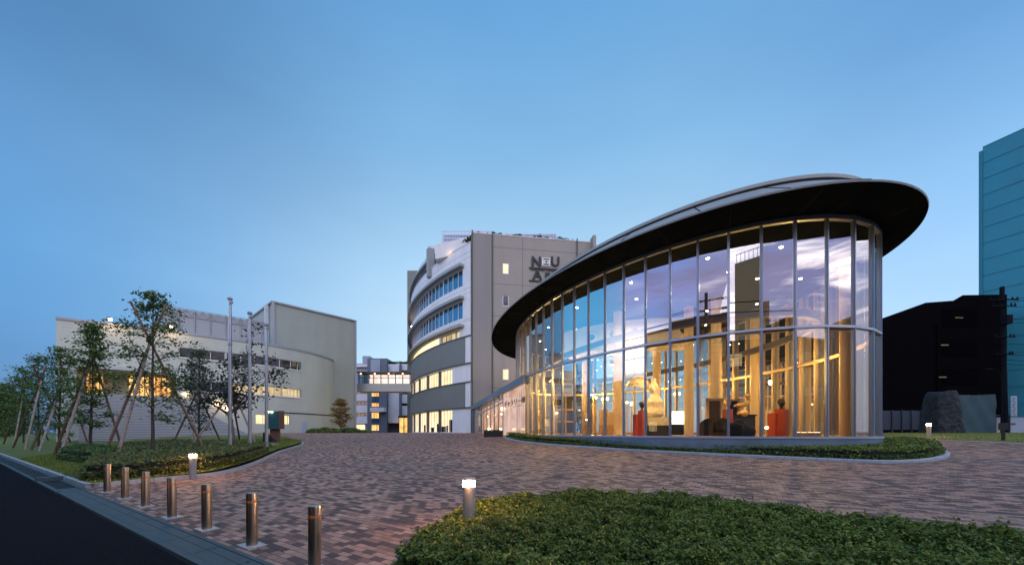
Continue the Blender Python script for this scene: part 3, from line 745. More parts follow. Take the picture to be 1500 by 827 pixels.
# ------------------------------------------------------------------ generic walls with openings
class Path:
    def __init__(s, pts): s.p = np.array(pts, float); s.s = np.r_[0, np.cumsum(np.hypot(*np.diff(s.p, axis=0).T))]; s.L = s.s[-1]
    def at(s, u): return np.array((np.interp(u, s.s, s.p[:, 0]), np.interp(u, s.s, s.p[:, 1])))
    def n(s, u): d = s.at(min(u + .3, s.L)) - s.at(max(u - .3, 0)); d /= np.linalg.norm(d); return np.array((-d[1], d[0])) * s.side
    side = 1
    def find(s, px):                        # the length along the wall seen at an azimuth
        k = (px - 750) / 530; v = s.p[:, 0] / s.p[:, 1] - k
        for i in range(len(v) - 1):
            if v[i] * v[i + 1] <= 0 and v[i] != v[i + 1]: return s.s[i] + (s.s[i + 1] - s.s[i]) * v[i] / (v[i] - v[i + 1])
        return s.L
def wall(mb, path, s0, s1, z0, z1, openings=(), off=0.0, ds=1.2, reveal=.25):
    S = sorted(set(np.round(np.r_[np.linspace(s0, s1, max(2, int((s1 - s0) / ds) + 1)), [o[k] for o in openings for k in (0, 1) if s0 <= o[k] <= s1]], 4)))
    Z = sorted(set([z0, z1] + [o[k] for o in openings for k in (2, 3) if z0 < o[k] < z1]))
    def pt(u, k): return path.at(u) + path.n(u) * k
    for a, b in zip(S[:-1], S[1:]):
        pa, pb = pt(a, off), pt(b, off); m = (a + b) / 2
        for c, d in zip(Z[:-1], Z[1:]):
            if any(o[0] < m < o[1] and o[2] < (c + d) / 2 < o[3] for o in openings): continue
            mb.add([(*pa, c), (*pb, c), (*pb, d), (*pa, d)], [(0, 1, 2, 3)])
    for o in openings:
        U = [u for u in S if o[0] - 1e-6 <= u <= o[1] + 1e-6]
        A = [pt(u, off) for u in U]; B = [pt(u, off - reveal) for u in U]
        for zz in o[2:4]: mb.strip([(*p, zz) for p in A], [(*p, zz) for p in B])
        for i in (0, -1): mb.strip([(*A[i], o[2]), (*A[i], o[3])], [(*B[i], o[2]), (*B[i], o[3])])
def ledge(mb, path, s0, s1, z0, z1, o0, o1, ds=1.2):   # a projecting band of rectangular section
    U = np.linspace(s0, s1, max(2, int((s1 - s0) / ds) + 1)); A = [path.at(u) + path.n(u) * o0 for u in U]; B = [path.at(u) + path.n(u) * o1 for u in U]
    c = [[(*p, z0) for p in A], [(*p, z0) for p in B], [(*p, z1) for p in B], [(*p, z1) for p in A]]
    for i in range(4): mb.strip(c[i], c[(i + 1) % 4])
    for i in (0, -1): mb.add([c[0][i], c[1][i], c[2][i], c[3][i]], [(0, 1, 2, 3)])
def window(parent, path, s0, s1, z0, z1, frame, pane, n, off=-.16, bar=.07, name='window', fr=.06):
    f = MB(); U = np.linspace(s0, s1, n + 1)
    for u in U: u_ = min(max(u, s0 + bar / 2), s1 - bar / 2); p = path.at(u_) + path.n(u_) * (off + .03); f.box((*p, (z0 + z1) / 2), (bar, .08, z1 - z0 - .004), math.atan2(path.n(u_)[1], path.n(u_)[0]) - math.pi / 2)
    for zz in (z0 + fr / 2 + .001, z1 - fr / 2 - .001):
        for a, b in zip(U[:-1], U[1:]):
            A, B = path.at(a) + path.n(a) * (off + .028), path.at(b) + path.n(b) * (off + .028); f.bar((*A, zz), (*B, zz), .07, fr)
    o = f.build(name, frame, parent)
    g = MB(); Uu = np.linspace(s0, s1, max(n, int((s1 - s0) / 1.2)) + 1)
    g.strip([(*(path.at(u) + path.n(u) * off), z0) for u in Uu], [(*(path.at(u) + path.n(u) * off), z1) for u in Uu]); g.build('pane', pane, o)
    return o

# ------------------------------------------------------------------ college building (centre)
col = thing('college_building', 'tall grey and white college building with a curved window front behind the gallery', 'building', (-5.2, 46, 1.5))
CX, CY, CR = 26.2, 80.9, 47.0
arc = Path([(CX - CR * math.cos(R(a)), CY - CR * math.sin(R(a))) for a in np.arange(48, 3.9, -1.0)]); arc.side = 1
SL = arc.L
OPEN = []
white_bands = MB()
top_win = (1.6, SL - 2, 20.6, 22.9); mid_win = (1.6, SL - 2, 16.4, 18.75); low_win = (2.2, 7.0, 13.85, 15.0)
loggia = (7.4, SL - 1, 13.85, 15.1)
lit2 = (3.9, SL - 1, 7.85, 10.15); lit1 = (3.9, SL - 1, 1.62, 4.62)
wall(white_bands, arc, 0, SL, 13.8, 25.7, (top_win, mid_win, low_win, loggia), reveal=.4)
wall(white_bands, arc, 0, SL, 8.05, 10.45, (lit2[:2] + (8.05, 10.15),), reveal=.4)
wall(white_bands, arc, 0, SL, 1.2, 4.75, (lit1,), reveal=.4)
white_bands.build('white_wall', 'facade_white', col, True, .4)
j = MB()
for z in (24.6, 23.9, 20.0, 19.4, 15.85, 16.1): ledge(j, arc, 0, SL, z, z + .03, -.01, .004)
j.build('panel_joint', 'facade_trim', col)
sp = MB()
for z0, z1 in ((10.45, 13.8), (4.75, 8.05)): ledge(sp, arc, 1.0, SL, z0, z1, -.5, .12)
sp.build('grey_spandrel', 'facade_grey', col, True, .4)
pr = MB()
for z0, z1 in ((10.45, 13.8), (4.75, 8.05)): ledge(pr, arc, .02, .99, z0, z1, -.5, .06)
pr.build('corner_panel', 'facade_white', col)
tr = MB()
for z in (13.8, 10.33, 7.93, 4.68): ledge(tr, arc, -0.0, SL, z, z + .14, -.3, .20)
tr.build('trim_band', 'facade_trim', col, True, .4)
for z in (22.95, 18.8, 15.15):
    cn = MB(); ledge(cn, arc, 1.3, SL, z, z + .36, -.2, .65); cn.build('window_canopy', 'canopy_grey', col, True, .4)
for wdw, pane in ((top_win, 'sky_glass'), (mid_win, 'sky_glass')):
    s = wdw[0]
    while s < SL - 6: window(col, arc, s, s + 5.0, wdw[2], wdw[3], 'white_frame', pane, 4, off=-.3, bar=.09); s += 5.02
window(col, arc, *low_win, 'mullion_dark', 'lit_window_dim', 4, off=-.3)
lg = MB(); lg.strip([(*(arc.at(u) - arc.n(u) * 1.6), 13.8) for u in np.linspace(7.2, SL, 20)], [(*(arc.at(u) - arc.n(u) * 1.6), 15.2) for u in np.linspace(7.2, SL, 20)])
lg.strip([(*(arc.at(u) - arc.n(u) * 1.6), 15.11) for u in np.linspace(7.2, SL, 20)], [(*(arc.at(u) + arc.n(u) * -.01), 15.11) for u in np.linspace(7.2, SL, 20)])
lg.build('loggia', 'lit_window', col)
s = 3.9; i = 0
while s < SL - 3:
    L = 3.75 if i else 3.3
    window(col, arc, s + .05, s + L, 7.95, 10.15, 'white_frame', 'lit_window', 4, off=-.3, bar=.06); window(col, arc, s + .05, s + L, 1.55, 4.62, 'white_frame', 'lit_window', 4, off=-.3, bar=.06)
    for z0, z1 in ((7.9, 10.2), (1.3, 4.66)): p = MB(); ledge(p, arc, s + L + .05, s + L + .38, z0, z1, -.4, .02); p.build('pier', 'facade_trim', col)
    s += L + .42; i += 1
# rooms: furniture seen in the ground-floor windows
fu = MB()
for u, w, h, dpt in ((4.6, .9, 1.7, .42), (5.6, .5, .9, .40), (6.6, 1.2, .8, .42), (8.4, .5, 1.2, .4), (10.2, 1.2, .7, .42), (13.5, .8, 1.1, .4)):
    p = arc.at(u) - arc.n(u) * (.29 - .02); fu.box((*p, 1.6 + h / 2), (w, .03, h), math.atan2(arc.n(u)[1], arc.n(u)[0]) - math.pi / 2)
fu.build('furniture', 'dark_panel', col)
# end wall on the right
E0 = np.array((-5.2, 46.0)) + np.array((.02, .0)); E1 = np.array((11.0, 48.4)); end = Path([E0, E1]); end.side = -1
nE = end.n(3.0)
if nE[1] > 0: end.side = 1
ew = MB(); EW = [(end.find(739) - .42, end.find(739) + .42, zc_ - .72, zc_ + .72) for zc_ in (22.7, 18.55, 14.4, 9.05)]
wall(ew, end, .0, end.L, 1.2, 26.9, EW, reveal=.18); ew.build('end_wall', 'facade_endwall' if 'facade_endwall' in M else 'facade_grey', col)
jt = MB()
for z in (25.3, 20.6, 16.5, 12.4, 7.2, 6.0): ledge(jt, end, 2.6, end.L, z, z + .05, -.02, .006)
for px in (719, 763): u = end.find(px); ledge(jt, end, u, u + .05, 1.3, 26.8, -.02, .008)
jt.build('panel_joint', 'facade_trim', col)
rb = MB(); u1 = end.find(717)
for z in np.arange(1.6, 26.6, .42): ledge(rb, end, .35, u1, z, z + .405, -.02, .012, 3)
rb.build('ribbed_cladding', 'facade_rib' if 'facade_rib' in M else 'facade_grey', col)
pp = MB()
for u in (.12, end.find(720), end.find(844)): q = end.at(u) + end.n(u) * .12; pp.tube([(*q, 1.3), (*q, 27.2)], .085, 8)
pp.build('downpipe', 'facade_trim', col, True)
fn_ = MB(); q = end.at(end.L - .3); fn_.box((*(q + end.n(2) * .35), 14.0), (.40, 1.2, 26.8), .15); fn_.build('end_fin', 'facade_endwall', col)
for k, (w_, pm) in enumerate(zip(EW, ('lit_window', 'dark_glass', 'dark_glass', 'lit_window'))): window(col, end, *w_, 'white_frame', pm, 1, off=-.12, bar=.10, fr=.10)
# roof, parapets, set-back storey
body = MB(); poly = [tuple(arc.at(u) - arc.n(u) * .06) for u in np.linspace(0.2, SL, 24)] + [(-8, 95), (14, 95), (11.2, 49)]
body.add([(p[0], p[1], 25.6) for p in poly], [tuple(range(len(poly)))]); 
body.strip([(*p, 1.2) for p in poly[23:]], [(*p, 25.6) for p in poly[23:]]); body.build('roof_slab', 'facade_grey', col)
cap = MB(); ledge(cap, end, .0, end.L, 26.9, 27.0, -.3, .05); ledge(cap, arc, 0.0, SL, 25.7, 25.8, -.3, .06); cap.build('parapet_cap', 'white_frame', col)
sb = MB(); q0, q1 = ptY(637, 0, 50), ptY(692, 0, 48.2); sb.hexa([(q0[0], 50.2, 25.6), (q1[0], 48.0, 25.6), (q1[0], 56, 25.6), (q0[0], 56, 25.6), (q0[0], 50.2, 27.6), (q1[0], 48.0, 27.6), (q1[0], 56, 27.6), (q0[0], 56, 27.6)]); sb.build('setback_storey', 'facade_white', col)
up = MB(); upS = arc.find(629); wall(up, arc, upS, SL, 25.7, 28.5, ((upS + 1, SL - 1, 25.9, 26.9),), off=-.3, reveal=.4)
up.strip([(*(arc.at(u) - arc.n(u) * .3), 28.5) for u in np.linspace(upS, SL, 12)], [(*(arc.at(u) - arc.n(u) * 8), 28.5) for u in np.linspace(upS, SL, 12)])
up.build('upper_storey', 'facade_white', col, True, .4)
cn = MB(); ledge(cn, arc, upS, SL, 26.95, 27.2, -.4, .3); cn.build('window_canopy', 'canopy_grey', col, True, .4)
window(col, arc, upS + 1, SL - 1, 25.9, 26.9, 'mullion_dark', 'dark_glass', 10, off=-.6)
fn2 = MB(); p = arc.at(upS - .4); fn2.box((*p, 26.6), (.9, .9, 4.2), math.atan2(arc.n(upS)[1], arc.n(upS)[0]) - math.pi / 2); fn2.build('grey_fin', 'canopy_grey', col)
bk = MB(); q = ptY(611.5, 0, 78); bk.box((q[0], 80, 17), (4.4, 4, 39 - 0.2)); bk.build('rear_tower', 'facade_grey', col)
lt = MB()
for a_, b_, y0, z0, z1 in ((647, 722, 51.5, 27.4, 30.2), (722, 815, 52.5, 27.4, 30.3), (626, 650, 56, 28.2, 30.4)):
    q0, q1 = ptY(a_, 0, y0)[0], ptY(b_, 0, y0)[0]
    for x in np.arange(q0, q1, .38): lt.bar((x, y0, z0), (x, y0, z1), .05, .05)
    for z in np.linspace(z0 + .3, z1, 6): lt.bar((q0, y0 + .06, z), (q1, y0 + .06, z), .05, .16)
lt.build('roof_screen', 'back_white', col)
ls = MB(); ls.box((-6.3, 52.2, 28.5), (7.2, .1, 3.2)); ls.box((1.95, 53.2, 28.75), (9.1, .1, 3.6)); ls.build('plant_screen', 'screen_blue', col)
Pq = rng.uniform((-9.5, 46.3, 26.9), (8.2, 47.3, 27.5), (4200, 3)); Pq[:, 1] += (Pq[:, 0] + 5) * .14 + .35 + np.clip(-4.5 - Pq[:, 0], 0, 9) * 1.0; Pq[:, 2] += (.12 * np.sin(Pq[:, 0] * 2.2) + .08 * np.sin(Pq[:, 0] * 7.1)) * (Pq[:, 2] > 27.2)
quads('roof_planting', leaves(Pq, .30), 'leaf_dark', col)
for (px, py, Y) in ((660, 371, 49.5), (603, 420, 69), (603, 478, 68)):
    q = ptY(px, py, Y); MB().ball(q, .16).build('flood_lamp', 'lit_lamp', col, True)
    lamp('flood_light', 'POINT', (q[0] - .3, q[1] - .6, q[2] - .1), 9, (1, .55, .25), col, .1)
# lettering high on the end wall: partly hidden by the pavilion roof
sg = thing('building_sign', 'dark raised lettering with a square emblem high on the grey end wall', 'sign', (*end.at(end.find(797)), 23))
def on_end(px, z, o=.12): u = end.find(px); q = end.at(u) + end.n(u) * o; return (*q, z)
xd = E1 - E0
for ch, px, py, sz in (('N', 783, 389.5, 1.75), ('U', 811, 389.5, 1.75), ('A', 784.5, 408.5, 1.75), ('r', 799, 408.5, 1.75), ('t', 811, 408.5, 1.75)):
    Y = on_end(px, 0)[1]; text_mesh(ch, sz, .07, 'letter', 'letter', sg, on_end(px, H + (632.5 - py) / 530 * Y), xd, bold=.045)
em = MB(); c = on_end(797.5, H + (632.5 - 383.5) / 530 * on_end(797.5, 0)[1], .11); exd = xd / np.linalg.norm(xd); eyaw = math.atan2(exd[1], exd[0])
def on_em(dx, dz, o=0.0): return (c[0] + exd[0] * dx + end.n(2)[0] * o, c[1] + exd[1] * dx + end.n(2)[1] * o, c[2] + dz)
em.box(c, (1.05, .10, 1.05), eyaw); emb = em.build('emblem', 'letter_white', sg)
e2 = MB()
for dz in (.33, -.33): e2.box(on_em(0, dz, .06), (.80, .03, .17), eyaw)
e2.ball(on_em(0, 0, .06), .15, sy=.3); e2.ball(on_em(-.3, 0, .06), .07, sy=.3); e2.ball(on_em(.3, 0, .06), .07, sy=.3); e2.build('eye_mark', 'letter', emb)
ul = MB()
for py in (391.3, 410.2):
    a, b = on_end(772.5, H + (632.5 - py) / 530 * 46.9), on_end(822, H + (632.5 - py) / 530 * 47.2); b = (b[0], b[1], a[2]); ul.bar(a, b, .10, .13)
ul.build('underline', 'letter', sg)
text_mesh('New Urban Campus', .42, .03, 'small_lettering', 'letter_small', sg, on_end(793.5, H + (632.5 - 394.7) / 530 * 46.9), xd)

# ------------------------------------------------------------------ lecture hall (left) with its curved wall
hall = thing('lecture_hall', 'wide pale hall with a curved front wall and a tall windowless block behind it', 'building', (-36, 48, 1.2))
HW = Path(catmull([(-50.5, 36.2), (-47.9, 38.0), (-44.6, 40.3), (-41.4, 42.6), (-37.0, 46.2), (-33.4, 49.4), (-30.9, 53.6), (-29.85, 58.4), (-30.3, 62.4)], 8)); HW.side = -1
if HW.n(10)[1] > 0: HW.side = 1
f = HW.find
hl0 = f(82)
row1 = [(f(262), f(330), 10.65, 11.85), (f(331.5), f(441), 10.65, 11.85)]
row2 = [(f(265.5), f(330), 6.65, 7.85), (f(331.5), f(441), 6.65, 7.85)]
row3 = [(f(374), f(396), 2.70, 4.0), (f(398), f(425), 2.70, 4.0)]
recess = (f(111), f(258), 5.75, 8.55)
hw = MB(); wall(hw, HW, hl0, HW.L, .3, 13.45, row1 + row2 + row3 + [recess], reveal=.3, ds=.7)
hw.build('curved_wall', 'hall_wall', hall, True, .4)
rc = MB()                                                 # the deep recess over the stair
U = np.linspace(recess[0], recess[1], 12)
for k0, k1 in ((0, -3.0),):
    A = [HW.at(u) - HW.n(u) * .31 for u in U]; B = [HW.at(u) - HW.n(u) * 3.2 for u in U]
    for zz in (5.75, 8.55): rc.strip([(*p, zz) for p in A], [(*p, zz) for p in B])
    for i in (0, -1): rc.strip([(*A[i], 5.75), (*A[i], 8.55)], [(*B[i], 5.75), (*B[i], 8.55)])
    rc.strip([(*p, 5.75) for p in B], [(*p, 8.55) for p in B])
rc.build('recess', 'hall_block', hall)
for a_, b_ in ((f(112), f(142)), (f(178), f(213)), (f(214), f(249))): window(hall, HW, a_, b_, 5.85, 8.3, 'wood_frame', 'lit_orange', 4, off=-2.4, bar=.10)
rcf = MB(); ledge(rcf, HW, recess[0] - .1, recess[1] + .9, 8.55, 8.95, -.3, .45); ledge(rcf, HW, recess[1] + .05, recess[1] + .75, 5.2, 8.55, -.3, .45); rcf.build('recess_frame', 'hall_wall', hall)
for k, (w_, pm) in enumerate(zip(row1 + row2 + row3, ('dark_glass', 'dark_glass', 'dark_glass', 'lit_window_dim', 'lit_window', 'lit_window'))):
    n = max(2, int((w_[1] - w_[0]) / 1.35)); window(hall, HW, *w_, 'white_frame', pm, n, off=-.2)
lit_part = (f(396), f(440.5), 6.70, 7.80)
sl_ = MB(); 
for w_ in row1 + row2: ledge(sl_, HW, w_[0] - .1, w_[1] + .1, w_[2] - .12, w_[2] - .003, -.1, .12)
sl_.build('window_sill', 'white_frame', hall)
cp = MB(); ledge(cp, HW, hl0, HW.L, 13.45, 13.72, -.4, .10); cp.build('parapet_cap', 'hall_cap', hall)
gv = MB(); ledge(gv, HW, f(398), HW.L, 4.25, 4.42, -.02, .05); gv.build('groove', 'mullion_dark', hall)
sd = MB(); a = HW.at(hl0); sd.add([(*a, .3), (a[0] - 10, a[1] + 14, .3), (a[0] - 10, a[1] + 14, 13.45), (*a, 13.45)], [(0, 1, 2, 3)])
pl = [tuple(HW.at(u)) for u in np.linspace(hl0, HW.L, 40)] + [(-40, 75), (a[0] - 10, a[1] + 14)]
sd.add([(x, y, 13.44) for x, y in pl], [tuple(range(len(pl)))]); sd.build('side_wall', 'hall_wall', hall)
# tall block
B0, B1 = np.array((-35.8, 54.2)), np.array((-27.55, 63.6)); bd = B1 - B0; bl = np.array((-bd[1], bd[0])) / np.linalg.norm(bd)
Pb = [B0, B1, B1 + bl * 16, B0 + bl * 19]
mb = MB(); mb.prism([tuple(p) for p in Pb], .3, 21.0); mb.build('tall_block', 'hall_block', hall)
mb = MB()
for a, b in zip(Pb, Pb[1:] + Pb[:1]): mb.bar((*a, 21.1), (*b, 21.1), .5, .22)
for p in Pb[:2]: mb.box((*p, 11), (.35, .35, 20.4), .7)
mb.build('block_trim', 'hall_cap', hall)
mb = MB(); q = lerp2(B0, Pb[3], .12) ; q2 = B0 - bl * .0
mb.box((*(lerp2(B0, Pb[3], .10) + np.array((-.2, -.3))), 17.5), (.5, .3, 7.0), .8); mb.build('corner_pipe', 'back_white', hall)
# mesh screen on the roof, set back from the wall
sc_ = MB(); scp = MB(); U = np.linspace(f(232), f(400), 30); ib = 3.0
A = [HW.at(u) - HW.n(u) * ib for u in U]
sc_.strip([(*p, 13.45) for p in A], [(*p, 17.2) for p in A]); 
sc_.build('roof_screen', 'hall_cap', hall)
A = [HW.at(u) - HW.n(u) * (ib - .08) for u in U]
for i, p in enumerate(A):
    if i % 4 == 0: scp.bar((*p, 13.4), (*p, 17.3), .08, .08)
    if i + 1 < len(A):
        for zz in (16.35, 17.3): scp.bar((*p, zz), (*A[i + 1], zz), .06, .06)
        scp.bar((*p, 16.35 if i % 2 else 17.3), (*A[i + 1], 17.3 if i % 2 else 16.35), .04, .04)
scp.build('screen_truss', 'rail', hall)
for px, py in ((165, 470), (252, 481)):
    u = f(px); q = HW.at(u) + HW.n(u) * .5; z = 14.0
    m_ = MB(); m_.bar((*(HW.at(u) - HW.n(u) * .1), 13.8), (*q, z), .07, .07); m_.bar((*q, z), (*(q + HW.n(u) * .25), z - .05), .3, .22); o = m_.build('floodlight', 'rail', hall)
    MB().ball((*(q + HW.n(u) * .33), z - .06), .17).build('bulb', 'lit_lamp', o, True)
    lamp('flood_lamp', 'POINT', (*(q + HW.n(u) * .8), z - .2), 70, (1, .62, .36), hall, .15)
# wide outdoor stair up to the recess
stair = thing('staircase', 'broad flight of pale stone steps rising to the lit recess of the hall', 'stairs', (-36, 37, .8))
sdir = np.array((.815, .579)); sdir /= np.linalg.norm(sdir); snr = np.array((sdir[1], -sdir[0]))
top0 = HW.at(f(200)) + HW.n(f(200)) * .6
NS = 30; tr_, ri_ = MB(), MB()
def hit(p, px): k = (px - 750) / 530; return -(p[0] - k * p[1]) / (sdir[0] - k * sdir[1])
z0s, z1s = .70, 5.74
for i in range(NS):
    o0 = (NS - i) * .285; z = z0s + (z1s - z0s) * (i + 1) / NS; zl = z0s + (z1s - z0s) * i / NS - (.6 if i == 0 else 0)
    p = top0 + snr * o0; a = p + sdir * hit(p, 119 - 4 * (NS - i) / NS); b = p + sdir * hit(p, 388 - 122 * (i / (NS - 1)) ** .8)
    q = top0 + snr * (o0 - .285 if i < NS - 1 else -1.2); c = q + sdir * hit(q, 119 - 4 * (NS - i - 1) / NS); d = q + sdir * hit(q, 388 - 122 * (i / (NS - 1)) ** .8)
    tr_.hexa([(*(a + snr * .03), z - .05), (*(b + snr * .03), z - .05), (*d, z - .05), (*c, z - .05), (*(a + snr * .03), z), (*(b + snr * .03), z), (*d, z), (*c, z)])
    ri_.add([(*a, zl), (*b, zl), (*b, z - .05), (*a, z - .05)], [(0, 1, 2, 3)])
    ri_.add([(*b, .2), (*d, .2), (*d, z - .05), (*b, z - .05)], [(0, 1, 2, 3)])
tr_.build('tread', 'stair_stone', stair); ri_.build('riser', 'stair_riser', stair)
for k, (px, py) in enumerate(((270, 577), (318, 591), (331, 598))):
    u = f(px); q = HW.at(u) + HW.n(u) * .10; z = H + (632.5 - py) / 530 * q[1]
    o = MB().box((*q, z), (.34, .16, .20), .5).build('wall_light', 'lit_lamp', hall); lamp('wall_lamp', 'POINT', (*(q + HW.n(u) * .4), z), 14, (1, .62, .36), hall, .1)
# pale strip of path in front of the hall
pa = [at(*p) for p in ((120, 645.5), (250, 643.8), (330, 641.5), (420, 640.8), (500, 640.2), (545, 638.6))]
# ------------------------------------------------------------------ white cabinet, warm tree, mounds
cb = thing('cabinet', 'small white service cabinet standing against the curved hall wall', 'cabinet', (*at(445.5, 637), gz(*at(445.5, 637))))
x, y, _ = ptY(445.5, 0, 50.0); zb = gz(x, y)
mb = MB(); mb.box((x, y, zb + .75), (.62, .3, 1.5), .4); mb.build('body', 'wall_white', cb); mb = MB(); mb.box((x + .08, y - .16, zb + 1.1), (.07, .04, .07), .4); mb.build('handle', 'red_paint', cb)

# ------------------------------------------------------------------ bridge and the blocks beyond it
br = thing('sky_bridge', 'glazed pedestrian bridge joining the hall block and the college', 'bridge', (-22, 66, 8))
b0, b1 = np.array((-28.2, 66.0)), np.array((-17.0, 66.0))
def bz(py): return H + (632.5 - py) / 530 * 66
mb = MB(); mb.box(((b0[0] + b1[0]) / 2, 67.2, (bz(561.5) + bz(573)) / 2), (b1[0] - b0[0], 2.6, bz(561.5) - bz(573))); mb.build('deck', 'bridge_slab', br)
mb = MB(); mb.box(((b0[0] + b1[0]) / 2, 67.2, bz(545.2)), (b1[0] - b0[0], 3.0, .25)); mb.build('roof', 'mullion_dark', br)
mb = MB()
for x in np.linspace(b0[0] + .3, b1[0] - .3, 9): 
    for yy in (66.0, 68.4): mb.bar((x, yy, bz(561.5)), (x, yy, bz(545.5)), .10, .10)
for z in (bz(553), bz(548)): mb.bar((b0[0], 65.97, z), (b1[0], 65.97, z), .06, .06)
mb.build('railing', 'mullion_dark', br)
for yy in (66.05, 68.3): mb = MB(); mb.add([(b0[0], yy, bz(561.5)), (b1[0], yy, bz(561.5)), (b1[0], yy, bz(548)), (b0[0], yy, bz(548))], [(0, 1, 2, 3)]); mb.build('pane', 'glass_blue', br)
for px in (528.5, 549, 569.5, 590):
    q = ptY(px, 546.8, 65.8); MB().ball(q, .16).build('ceiling_lamp', 'lit_bridge', br, True)
lamp('bridge_lamp', 'POINT', (-22, 67.2, bz(548)), 3, (1, .5, .3), br, .2)

def block(name, label, loc): return thing(name, label, 'building', loc)
YB = 100.0
def bx(mb, x0, x1, y0, y1, Y, dpt=6.0):
    a, b = ptY(x0, y1, Y), ptY(x1, y0, Y); z0 = max(min(a[2], b[2]), 1.3); z1 = max(a[2], b[2])
    mb.box(((a[0] + b[0]) / 2, Y + dpt / 2, (z0 + z1) / 2), (b[0] - a[0], dpt, z1 - z0))
bA = block('balcony_block', 'distant blue-grey block with white balcony bands seen under the bridge', (-42, YB, 1.5))
m_ = MB(); bx(m_, 500, 541, 532, 636, YB); bx(m_, 531, 541, 521, 532, YB + 1); m_.build('wall', 'back_blue', bA)
m_ = MB(); bx(m_, 509, 541, 533.5, 537, YB - .8, .8); m_.build('roof_slab', 'back_white', bA)
for y0, y1 in ((577, 587), (593, 604), (609, 620)): m_ = MB(); bx(m_, 505, 540, y0, y1, YB - 1.2, 1.0); m_.build('balcony', 'back_white', bA)
for y0, y1 in ((573, 577), (587.6, 592), (604.6, 608.5)):
    for k in range(4): m_ = MB(); bx(m_, 518 + k * 5.6, 518 + k * 5.6 + 4.8, y0, y1, YB - .08, .06); m_.build('window', 'dark_glass', bA)
m_ = MB(); bx(m_, 521.5, 534.5, 621.5, 631, YB - .1, .08); m_.build('shop_window', 'lit_window', bA)
bB = block('stair_tower', 'distant slate tower with an orange lit glazed stairwell', (-38, YB - 2, 1.5))
m_ = MB(); bx(m_, 538, 567, 524.5, 636, YB - 2, 8); bx(m_, 558, 566.6, 532, 636, YB - 3, 1); m_.build('wall', 'back_dark', bB)
m_ = MB(); bx(m_, 543, 557, 526, 548, YB - 2.2, .2); m_.build('wall_panel', 'back_blue', bB)
for y0, y1, pm in ((574, 580, 'lit_orange'), (580.6, 589, 'sky_glass'), (590, 595, 'lit_orange'), (604, 612, 'lit_orange'), (612.6, 619, 'sky_glass'), (622, 630, 'lit_orange')):
    for k in range(3): m_ = MB(); bx(m_, 544.5 + k * 3.6, 544.5 + k * 3.6 + 3.0, y0, y1, YB - 2.1, .08); m_.build('window', pm, bB)
m_ = MB(); bx(m_, 542, 563, 596.5, 602.5, YB - 4.6, 2.6); m_.build('canopy', 'back_white', bB)
bC = block('panel_block', 'distant white panelled block right of the slate stair tower', (-33, YB, 1.5))
m_ = MB(); bx(m_, 565.5, 584.5, 533, 619, YB - 1.5, 6); m_.build('wall', 'back_white', bC)
m_ = MB(); bx(m_, 565.5, 584.5, 619.3, 636, YB + .5, 4); bx(m_, 584.6, 587.4, 533, 636, YB - 1.7, 5); m_.build('dark_wall', 'back_dark', bC)
m_ = MB(); bx(m_, 587.5, 612, 535, 636, YB, 5); m_.build('side_wall', 'back_blue', bC)
for y0, y1 in ((533, 542), (577, 590), (594, 608)): m_ = MB(); bx(m_, 587.5, 606, y0, y1, YB - 1.0, .9); m_.build('balcony', 'back_white', bC)
for y0, y1 in ((573, 577), (590.4, 593.6)): m_ = MB(); bx(m_, 589, 604, y0, y1, YB - .07, .05); m_.build('window', 'dark_glass', bC)
m_ = MB(); bx(m_, 585, 606, 611.5, 633, YB - 3, 2.8); m_.build('shop_front', 'lit_orange', bC)
m_ = MB()
for x in (584, 591, 599): bx(m_, x, x + .9, 611, 634, YB - 3.2, .2)
bx(m_, 583, 606, 608.5, 611.4, YB - 4, 3.6); m_.build('shop_frame', 'mullion_dark', bC)
Pq = rng.uniform(0, 1, (700, 3)); a, b = ptY(566, 532, YB), ptY(598, 529.5, YB - 2)
quads('roof_planting', leaves(np.c_[a[0] + (b[0] - a[0]) * Pq[:, 0], YB - 1 + Pq[:, 1] * 2, a[2] - .1 + Pq[:, 2] * .55], .4), 'leaf_dark', bC)

# ------------------------------------------------------------------ right: dark block, clad tower, site fence, poles
dk_ = thing('dark_building', 'black unlit building with a sloping roofline right of the pavilion', 'building', (46, 40, 1.5))
def px3(px, py, Y): return ptY(px, py, Y)
pts = [px3(1240, 492, 40), px3(1292, 466, 40), px3(1356, 443, 40), px3(1410, 439, 40), px3(1410, 432, 40), px3(1475, 431, 40)]
mb = MB(); lo_ = [(p[0], p[1], 1.2) for p in pts]; bk_ = [(p[0] + 6, p[1] + 10, 1.2) for p in pts]
mb.strip(lo_, pts); mb.strip(pts, [(p[0] + 6, p[1] + 10, p[2]) for p in pts]); mb.build('wall', 'dark_cladding', dk_)
for (a, b, c, d) in ((1382, 452, 1432, 478), (1382, 496, 1432, 520), (1382, 540, 1432, 562)):
    p, q = px3(a, d, 39.93), px3(b if False else c, b, 39.93); m_ = MB(); m_.add([(p[0], 39.93, p[2]), (q[0], 39.93, p[2]), (q[0], 39.93, q[2]), (p[0], 39.93, q[2])], [(0, 1, 2, 3)]); m_.build('window', 'black_glass', dk_)
for px, py in ((1405, 465), (1384, 505), (1381, 552)):
    q = px3(px, py, 39.85); m_ = MB(); m_.box(q, (.8, .05, .12)); m_.build('room_lamp', 'lit_faint', dk_)
m_ = MB()
for px in (1373,): 
    q = px3(px, 500, 39.9); m_.tube([(q[0], 39.9, 2.5), (q[0], 39.9, 13.5)], .07, 8)
m_.build('downpipe', 'wire', dk_)
tw = thing('clad_tower', 'tall teal blue tower wrapped in horizontal sheeting at the right edge', 'building', (60, 45, 1.5))
t0, t1, t2 = np.array((58.55, 45.0)), np.array((63.6, 33.0)), np.array((75, 47.0))
